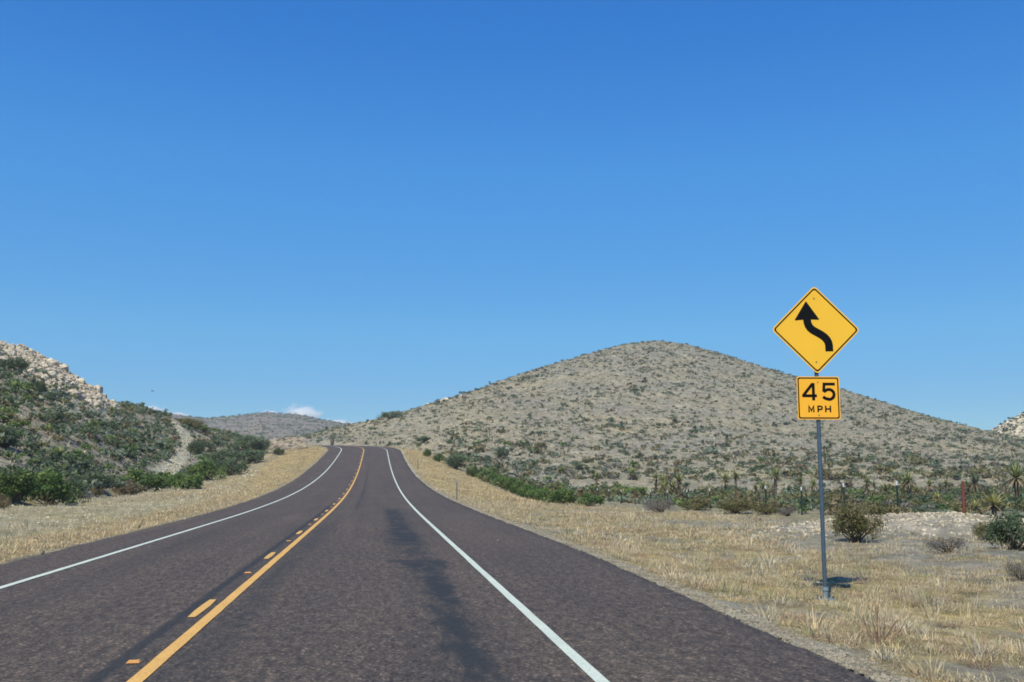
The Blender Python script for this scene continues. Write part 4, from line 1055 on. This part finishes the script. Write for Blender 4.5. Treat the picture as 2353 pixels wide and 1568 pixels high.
# ------------------------------------------------------------------ rocks
def rock_mesh(seed, name='boulder'):
    r = np.random.default_rng(seed)
    import bmesh
    bm = bmesh.new(); bmesh.ops.create_icosphere(bm, subdivisions=3, radius=1.0)
    ax = [unit(r.normal(size=3)) for _ in range(11)]; dd_ = r.uniform(.5, .95, 11)
    for v in bm.verts:
        c = np.array(v.co); nrm = c / np.linalg.norm(c); rr_ = 1.0
        for a, q_ in zip(ax, dd_):
            t_ = nrm @ a
            if t_ > 0: rr_ = min(rr_, q_ / t_)
        rr_ *= 1 + .05 * r.normal()
        v.co = Vector(nrm * rr_ * np.array([1.0, .85, .8]))
    me = bpy.data.meshes.new(name); bm.to_mesh(me); bm.free(); me.materials.append(M['rock']); return me
RK = [rock_mesh(400 + i) for i in range(6)]
rk = np.random.default_rng(9)
def stones(name, P, R_, mat, label, cat):
    """many stones of one heap in one mesh"""
    base = [(np.array([v.co[:] for v in m.vertices]), np.array([p.vertices[:] for p in m.polygons])) for m in LOWR]
    VV, TT = [], []; off = 0
    kk = rk.integers(0, len(base), len(P))
    for b_ in range(len(base)):
        ix = np.nonzero(kk == b_)[0]
        if not len(ix): continue
        bv, bt = base[b_]; a = rk.uniform(0, 6.28, len(ix)); ca, sa = np.cos(a)[:, None], np.sin(a)[:, None]; r_ = R_[ix][:, None]
        st = rk.uniform(.6, 1.1, (len(ix), 1))
        Wd = np.stack([(bv[None, :, 0] * ca - bv[None, :, 1] * sa) * r_, (bv[None, :, 0] * sa + bv[None, :, 1] * ca) * r_, bv[None, :, 2] * r_ * st], -1) + P[ix][:, None]
        VV.append(Wd.reshape(-1, 3)); TT.append((bt[None] + (np.arange(len(ix)) * len(bv))[:, None, None]).reshape(-1, 3) + off); off += len(ix) * len(bv)
    return tag(obj(name, mesh(name, np.concatenate(VV), T=np.concatenate(TT), mats=[mat])), label, cat, kind='stuff')
def low_rock(seed):
    import bmesh
    r = np.random.default_rng(seed); bm = bmesh.new(); bmesh.ops.create_icosphere(bm, subdivisions=1, radius=1.0)
    for v in bm.verts: v.co = Vector(np.array(v.co) * r.uniform(.7, 1.15) * np.array([1, .8, .65]))
    me = bpy.data.meshes.new('stone'); bm.to_mesh(me); bm.free(); return me
LOWR = [low_rock(500 + i) for i in range(5)]
# crest of the left hill: separate boulders, smaller rubble between
P, rr, bb = scatter(rk, 60000, -60, 285, 88, 150, [1], 1)
u_, v_, dep_ = project(P)
crest = 789 + .545 * np.maximum(u_, 0) - 6
inside = (v_ < crest + 62 - .12 * np.maximum(u_, 0) + 14 * fbm(P[:, 0], P[:, 1], .15, 2, 77)) & (u_ > -40) & (u_ < 268)
P = P[inside]; dep_ = dep_[inside]
nbig = 230
for k in range(min(nbig, len(P))):
    r_ = float(np.clip(rk.lognormal(-1.0, .42), .2, 1.0))
    o = obj('boulder', RK[k % 6], None, P[k] + [0, 0, r_ * .15], float(rk.uniform(0, 6.28)), (r_, r_ * float(rk.uniform(.8, 1.2)), r_ * float(rk.uniform(.7, 1.2))))
    uk, vk, _ = project(P[k]); szt = 'big' if r_ > .65 else ('medium' if r_ > .4 else 'small')
    tag(o, f'{szt} pale limestone boulder ' + ('at the left picture edge' if uk < 45 else ('near the dark bush' if uk < 110 else ('midway down the rocky ridge' if uk < 185 else 'at the lower end of the rocky ridge'))) + ' on the left hillcrest',
        'boulder', 'boulders along the left hillcrest')
Q_ = P[nbig:nbig + 4000]; stones('rubble', Q_, rk.lognormal(-1.45, .45, len(Q_)).clip(.1, .5), M['rock'], 'pale rock rubble between the boulders of the left hillcrest', 'rubble')
# rock cut beyond the crest on the left
RKW = RK[2].copy(); RKW.materials.clear(); RKW.materials.append(M['stone'])
RKC = []
for m in RK:
    m2 = m.copy(); m2.materials.clear(); m2.materials.append(M['cut']); RKC.append(m2)
for k in range(90):
    u = rk.uniform(618, 705); v = rk.uniform(1009, 1034); p, dist = hit(u, v, 120)
    if dist > 320: continue
    r_ = float(rk.uniform(.28, .85)); o = obj('boulder', RKC[k % 6], None, p + [0, 0, .05], float(rk.uniform(0, 6.28)), (r_, r_, r_ * float(rk.uniform(.7, 1.3))))
    tag(o, ('large' if r_ > .6 else 'small') + ' jagged grey rock in the road cut left of the crest, ' + ('near the dark bushes' if u < 655 else 'towards the road'), 'boulder', 'rocks in the road cut left of the crest')
# white rocks on the skyline of the pale hill, and the far right ridge
for k, (u, v) in enumerate([(972, 934), (982, 931), (1012, 924), (1018, 921), (1024, 920), (1060, 912), (848, 974), (835, 979)]):
    p, dist = hit(u, v); r_ = [.9, .7, .8, .6, .9, .7, .6, .7][k]
    tag(obj('boulder', RK[k % 6], None, p, k * 1.0, r_), f'{ORD[k]} white rock from the left along the skyline of the pale hill' if k < 6 else ('white rock low on the ridge above the road, ' + ('right one' if k == 6 else 'left one')), 'boulder', 'white rocks on the skyline')
P, rr, bb = scatter(rk, 1500, 2190, 3300, 360, 432, [4], 1); stones('rubble', P, rk.lognormal(-.1, .4, len(P)).clip(.4, 2.0), M['rock'], 'pale rubble on the ridge at the far right', 'rubble')
for s0, l0, r_, lab in ((21.0, -4.72, .055, 'small bright white stone at the left edge of the pavement'), (23.5, 4.55, .03, 'tiny white stone lying on the right shoulder of the road')):
    x, y = road_xy(s0, l0); tag(obj('stone', RKW, None, (float(x), float(y), float(road_z(s0)) - .012 * abs(l0) + r_ * .4), 1.0, r_), lab, 'stone')
# gravel: pavement edge, mound, left verge, track
s_ = 3.5 + 90 * rk.uniform(0, 1, 9000) ** 1.9; lt = edge_r(s_) + .03 + np.abs(rk.normal(0, .24, len(s_))); x, y = road_xy(s_, lt)
stones('gravel', np.stack([x, y, terrain(x, y)], -1), rk.lognormal(-3.9, .35, len(s_)).clip(.01, .05), M['gravel'], 'loose grey gravel strip along the right edge of the pavement', 'gravel')
x = MOUND[0] + rk.normal(0, 3.6, 2600); y = MOUND[1] + rk.normal(0, 1.3, 2600); stones('gravel', np.stack([x, y, terrain(x, y)], -1), rk.lognormal(-3.15, .45, 2600).clip(.015, .13), M['stone'], 'white gravel heaped by the fence at the right', 'gravel')
y = rk.uniform(14, 110, 2200); lt = -rk.uniform(6.5, 16.5, 2200) ; x = lt; stones('gravel', np.stack([x, y, terrain(x, y)], -1), rk.lognormal(-3.1, .4, 2200).clip(.015, .14), M['stone'], 'scattered white stones over the left verge', 'gravel')
tp = []
for a, b_ in zip(TRACK[:-1], TRACK[1:]):
    for k in range(26):
        f = rk.uniform(); wd = a[2] + (b_[2] - a[2]) * f
        tp.append(hit(a[0] + (b_[0] - a[0]) * f + rk.uniform(-wd, wd), a[1] + (b_[1] - a[1]) * f)[0])
for k in range(40): tp.append(hit(rk.uniform(550, 592), rk.uniform(1081, 1099))[0])
tp = np.array(tp); stones('gravel', tp, rk.lognormal(-1.75, .4, len(tp)).clip(.08, .45), M['stone'], 'broken white stones along the pale track up the left hillside', 'gravel')

# ------------------------------------------------------------------ dry grass (uncountable)
gr_ = np.random.default_rng(31)
STR = 1.16 * np.array([(.50, .42, .265), (.55, .485, .35), (.47, .38, .225), (.51, .40, .235), (.43, .38, .28), (.37, .26, .17), (.29, .285, .145)])
def grass(name, X, Y, nb_, hgt, rad_, wid, label, probs):
    n = len(X); Z_ = terrain(X, Y)
    tone = gr_.choice(len(STR), n, p=probs); tc = STR[tone] * gr_.uniform(.8, 1.15, (n, 1)); th_ = hgt * gr_.lognormal(0, .42, n) * (1 + .9 * (gr_.uniform(0, 1, n) < .06)); tr_ = rad_ * gr_.lognormal(0, .35, n)
    idx = np.repeat(np.arange(n), nb_); N_ = len(idx)
    a = gr_.uniform(0, 6.28, N_); q_ = np.sqrt(gr_.uniform(0, 1, N_)) * tr_[idx]
    P = np.stack([X[idx] + q_ * np.cos(a), Y[idx] + q_ * np.sin(a), Z_[idx] - .01], -1)
    out = gr_.uniform(.15, .95, N_)
    d = np.stack([np.cos(a) * out, np.sin(a) * out, np.full(N_, .62)], -1) + gr_.normal(size=(N_, 3)) * .22
    L = th_[idx] * gr_.uniform(.6, 1.25, N_); c = tc[idx] * gr_.uniform(.7, 1.2, (N_, 1))
    v, t_, qd, cc = blades(P, d, L, np.broadcast_to(wid, n)[idx] * gr_.uniform(.7, 1.3, N_), np.clip(c, 0, 1), .30)
    tag(obj(name, mesh(name, v, T=t_, Q=qd, mats=[M['straw']], attrs={'base': ('FLOAT_COLOR', cc)})), label, 'grass', kind='stuff')
def right_pts(n, y0, y1, pw, l1=None):
    y = y0 + (y1 - y0) * gr_.uniform(0, 1, n) ** pw
    lo = edge_r(y) + .45; hi = verge_r(y) + (1.0 if l1 is None else l1)
    lt = lo + (hi - lo) * gr_.uniform(0, 1, n) ** 1.15
    dens = fbm(lt, y, .55, 3, 22) + .4 * fbm(lt, y, 1.6, 2, 92)
    bare = sstep(13, 16, lt) * (1 - sstep(23, 25, lt)) * sstep(20, 24, y) * (1 - sstep(38, 42, y))
    keep = (gr_.uniform(0, 1, n) < np.clip(.60 + dens * 1.5 - .5 * bare - .25 * sstep(10, 15, lt) * sstep(18, 26, y) + .22 * (1 - sstep(14, 22, y)) + .6 * np.exp(-((lt - 8.9) ** 2 + (y - 16.5) ** 2) / 6), .06, 1))
    return road_xy(y[keep], lt[keep])
PR = [.20, .15, .15, .15, .13, .12, .10]
X_, Y_ = right_pts(13500, 4.0, 26, 1.0); grass('grass', X_, Y_, 34, .10, .16, .0062, 'dry straw tufts on the near right verge', PR)
X_, Y_ = right_pts(17000, 24, 62, 1.1, .5); grass('grass', X_, Y_, 13, .13, .20, .015, 'dry straw tufts on the right verge further along', PR)
X_, Y_ = right_pts(7000, 58, 172, 1.0, .2); grass('grass', X_, Y_, 9, .16, .28, .03, 'ochre mown grass on the right bank up to the crest', [.25, .10, .22, .25, .05, .11, .02])
X_, Y_ = right_pts(900, 6.0, 44, 1.0, 1.5); grass('grass', X_, Y_, 60, .21, .17, .008, 'taller bunch grass clumps standing out of the right verge', [.20, .16, .10, .10, .16, .14, .14])
def left_pts(n, y0, y1, a0, a1):
    y = gr_.uniform(y0, y1, n); lo = edge_l(y) - .15 - a0; hi = np.maximum(verge_l(y) + .3, lo - a1) if a1 else verge_l(y) + .3
    lt = lo + (hi - lo) * gr_.uniform(0, 1, n)
    keep = gr_.uniform(0, 1, n) < np.clip(.6 + .8 * fbm(lt, y, .5, 3, 95), .05, 1)
    return road_xy(y[keep], lt[keep])
X_, Y_ = left_pts(5200, 11, 60, 0, 2.4); grass('grass', X_, Y_, 14, .13, .15, .014, 'straw coloured grass fringe along the left edge of the pavement', [.25, .08, .24, .22, .08, .10, .03])
X_, Y_ = left_pts(6500, 12, 66, 2.0, 0); grass('grass', X_, Y_, 10, .14, .15, .014, 'pale sparse grass over the left verge', [.08, .32, .04, .04, .40, .03, .09])
X_, Y_ = left_pts(7000, 60, 172, 0, 8.0); grass('grass', X_, Y_, 9, .15, .26, .03, 'ochre mown grass on the left bank up to the crest', [.25, .08, .24, .28, .04, .10, .01])
X_, Y_ = left_pts(3000, 66, 165, 6.5, 0); grass('grass', X_, Y_, 9, .18, .26, .03, 'pale grass on the upper left verge', [.12, .42, .06, .06, .30, .02, .02])
# speckle of small dry tufts over the hills
P, rr, bb = scatter(gr_, 48000, 560, 2500, 132, 350, [2], .8); grass('grass', P[:, 0], P[:, 1], 4, .30, .26, .10, 'small dry tufts speckling the broad pale hill', [.08, .16, .10, .03, .30, .05, .28])
P, rr, bb = scatter(gr_, 9000, -120, 640, 46, 195, [1], 1); grass('grass', P[:, 0], P[:, 1], 6, .28, .25, .05, 'small dry tufts on the left hillside', [.08, .25, .06, .02, .36, .03, .20])

# ------------------------------------------------------------------ bird and clouds
d = ray(351.0, 899.0); bp = CAM + d * 110
mb = MB(); mb.tube([(-.02, -.16, 0), (0, -.08, .01), (0, .06, .01), (0, .17, 0)], [.006, .035, .035, .008], 8)
for sx in (-1, 1):
    mb.add([(sx * .03, -.06, .012), (sx * .20, -.04, .06), (sx * .40, .04, .03), (sx * .20, .06, .055), (sx * .03, .06, .010), (sx * .03, -.06, .004), (sx * .20, -.04, .052), (sx * .40, .04, .024), (sx * .20, .06, .047), (sx * .03, .06, .002)],
           [(0, 1, 3, 4), (1, 2, 3), (5, 9, 8, 6), (6, 8, 7)][::1])
tag(mb.build('bird', M['feather'], None, bp, RAD(65)), 'tiny dark bird gliding above the left hill shoulder', 'bird')

def cloud_mat():
    m = bpy.data.materials.new('cloud_vapour'); m.use_nodes = True; nt = m.node_tree; nt.nodes.clear()
    out = nt.nodes.new('ShaderNodeOutputMaterial'); pv = nt.nodes.new('ShaderNodeVolumePrincipled')
    tc = nt.nodes.new('ShaderNodeTexCoord'); gr = nt.nodes.new('ShaderNodeTexGradient'); gr.gradient_type = 'SPHERICAL'
    n = noise_node(nt, 2.2, 5, .6, tc.outputs['Object'])
    nt.links.new(tc.outputs['Object'], gr.inputs['Vector'])
    a = nt.nodes.new('ShaderNodeMath'); a.operation = 'MULTIPLY_ADD'; nt.links.new(n.outputs['Fac'], a.inputs[0]); a.inputs[1].default_value = 1.6; a.inputs[2].default_value = -.85
    b_ = nt.nodes.new('ShaderNodeMath'); b_.operation = 'ADD'; nt.links.new(a.outputs[0], b_.inputs[0]); nt.links.new(gr.outputs['Fac'], b_.inputs[1])
    r = nt.nodes.new('ShaderNodeMapRange'); r.inputs['From Min'].default_value = .12; r.inputs['From Max'].default_value = .6; r.inputs['To Max'].default_value = .055
    nt.links.new(b_.outputs[0], r.inputs['Value']); nt.links.new(r.outputs[0], pv.inputs['Density'])
    pv.inputs['Color'].default_value = (1, 1, 1, 1); pv.inputs['Anisotropy'].default_value = .2
    nt.links.new(pv.outputs[0], out.inputs['Volume']); return m
CM = cloud_mat()
import bmesh
bm = bmesh.new(); bmesh.ops.create_icosphere(bm, subdivisions=3, radius=1.0); cme = bpy.data.meshes.new('cloud'); bm.to_mesh(cme); bm.free(); cme.materials.append(CM)
for u, v, wpx, hpx, lab in ((692, 957, 56, 34, 'largest white cloud puff above the distant grey hill'), (335, 944, 50, 16, 'faint cloud puff behind the left hill shoulder'),
                            (400, 955, 40, 11, 'small faint cloud right of the left hill shoulder'), (770, 974, 50, 14, 'thin cloud wisp low above the saddle'), (620, 952, 24, 12, 'small cloud peeping over the top of the distant hill')):
    d = ray(float(u), float(v)); ds = 5200.0
    o = obj('cloud', cme, None, CAM + d * ds, -YAW, (wpx / FPX * ds, 60, hpx / FPX * ds)); tag(o, lab, 'cloud', 'cloud puffs on the horizon')

# ------------------------------------------------------------------ air
hm = bpy.data.materials.new('haze'); hm.use_nodes = True; nt = hm.node_tree; nt.nodes.clear()
out = nt.nodes.new('ShaderNodeOutputMaterial'); pv = nt.nodes.new('ShaderNodeVolumePrincipled')
pv.inputs['Color'].default_value = (.86, .92, 1, 1); pv.inputs['Density'].default_value = .00027; pv.inputs['Anisotropy'].default_value = .25
nt.links.new(pv.outputs[0], out.inputs['Volume'])
mb = MB(); zlo = float(PV[:, 2].min()) - 1; zhi = float(PV[:, 2].max()) + 6
mb.box((-1540, -1540, zlo), (1540, 1540, zhi)); hz = mb.build('haze', hm); tag(hz, 'thin dry air softening the farthest hills', 'haze', kind='stuff')
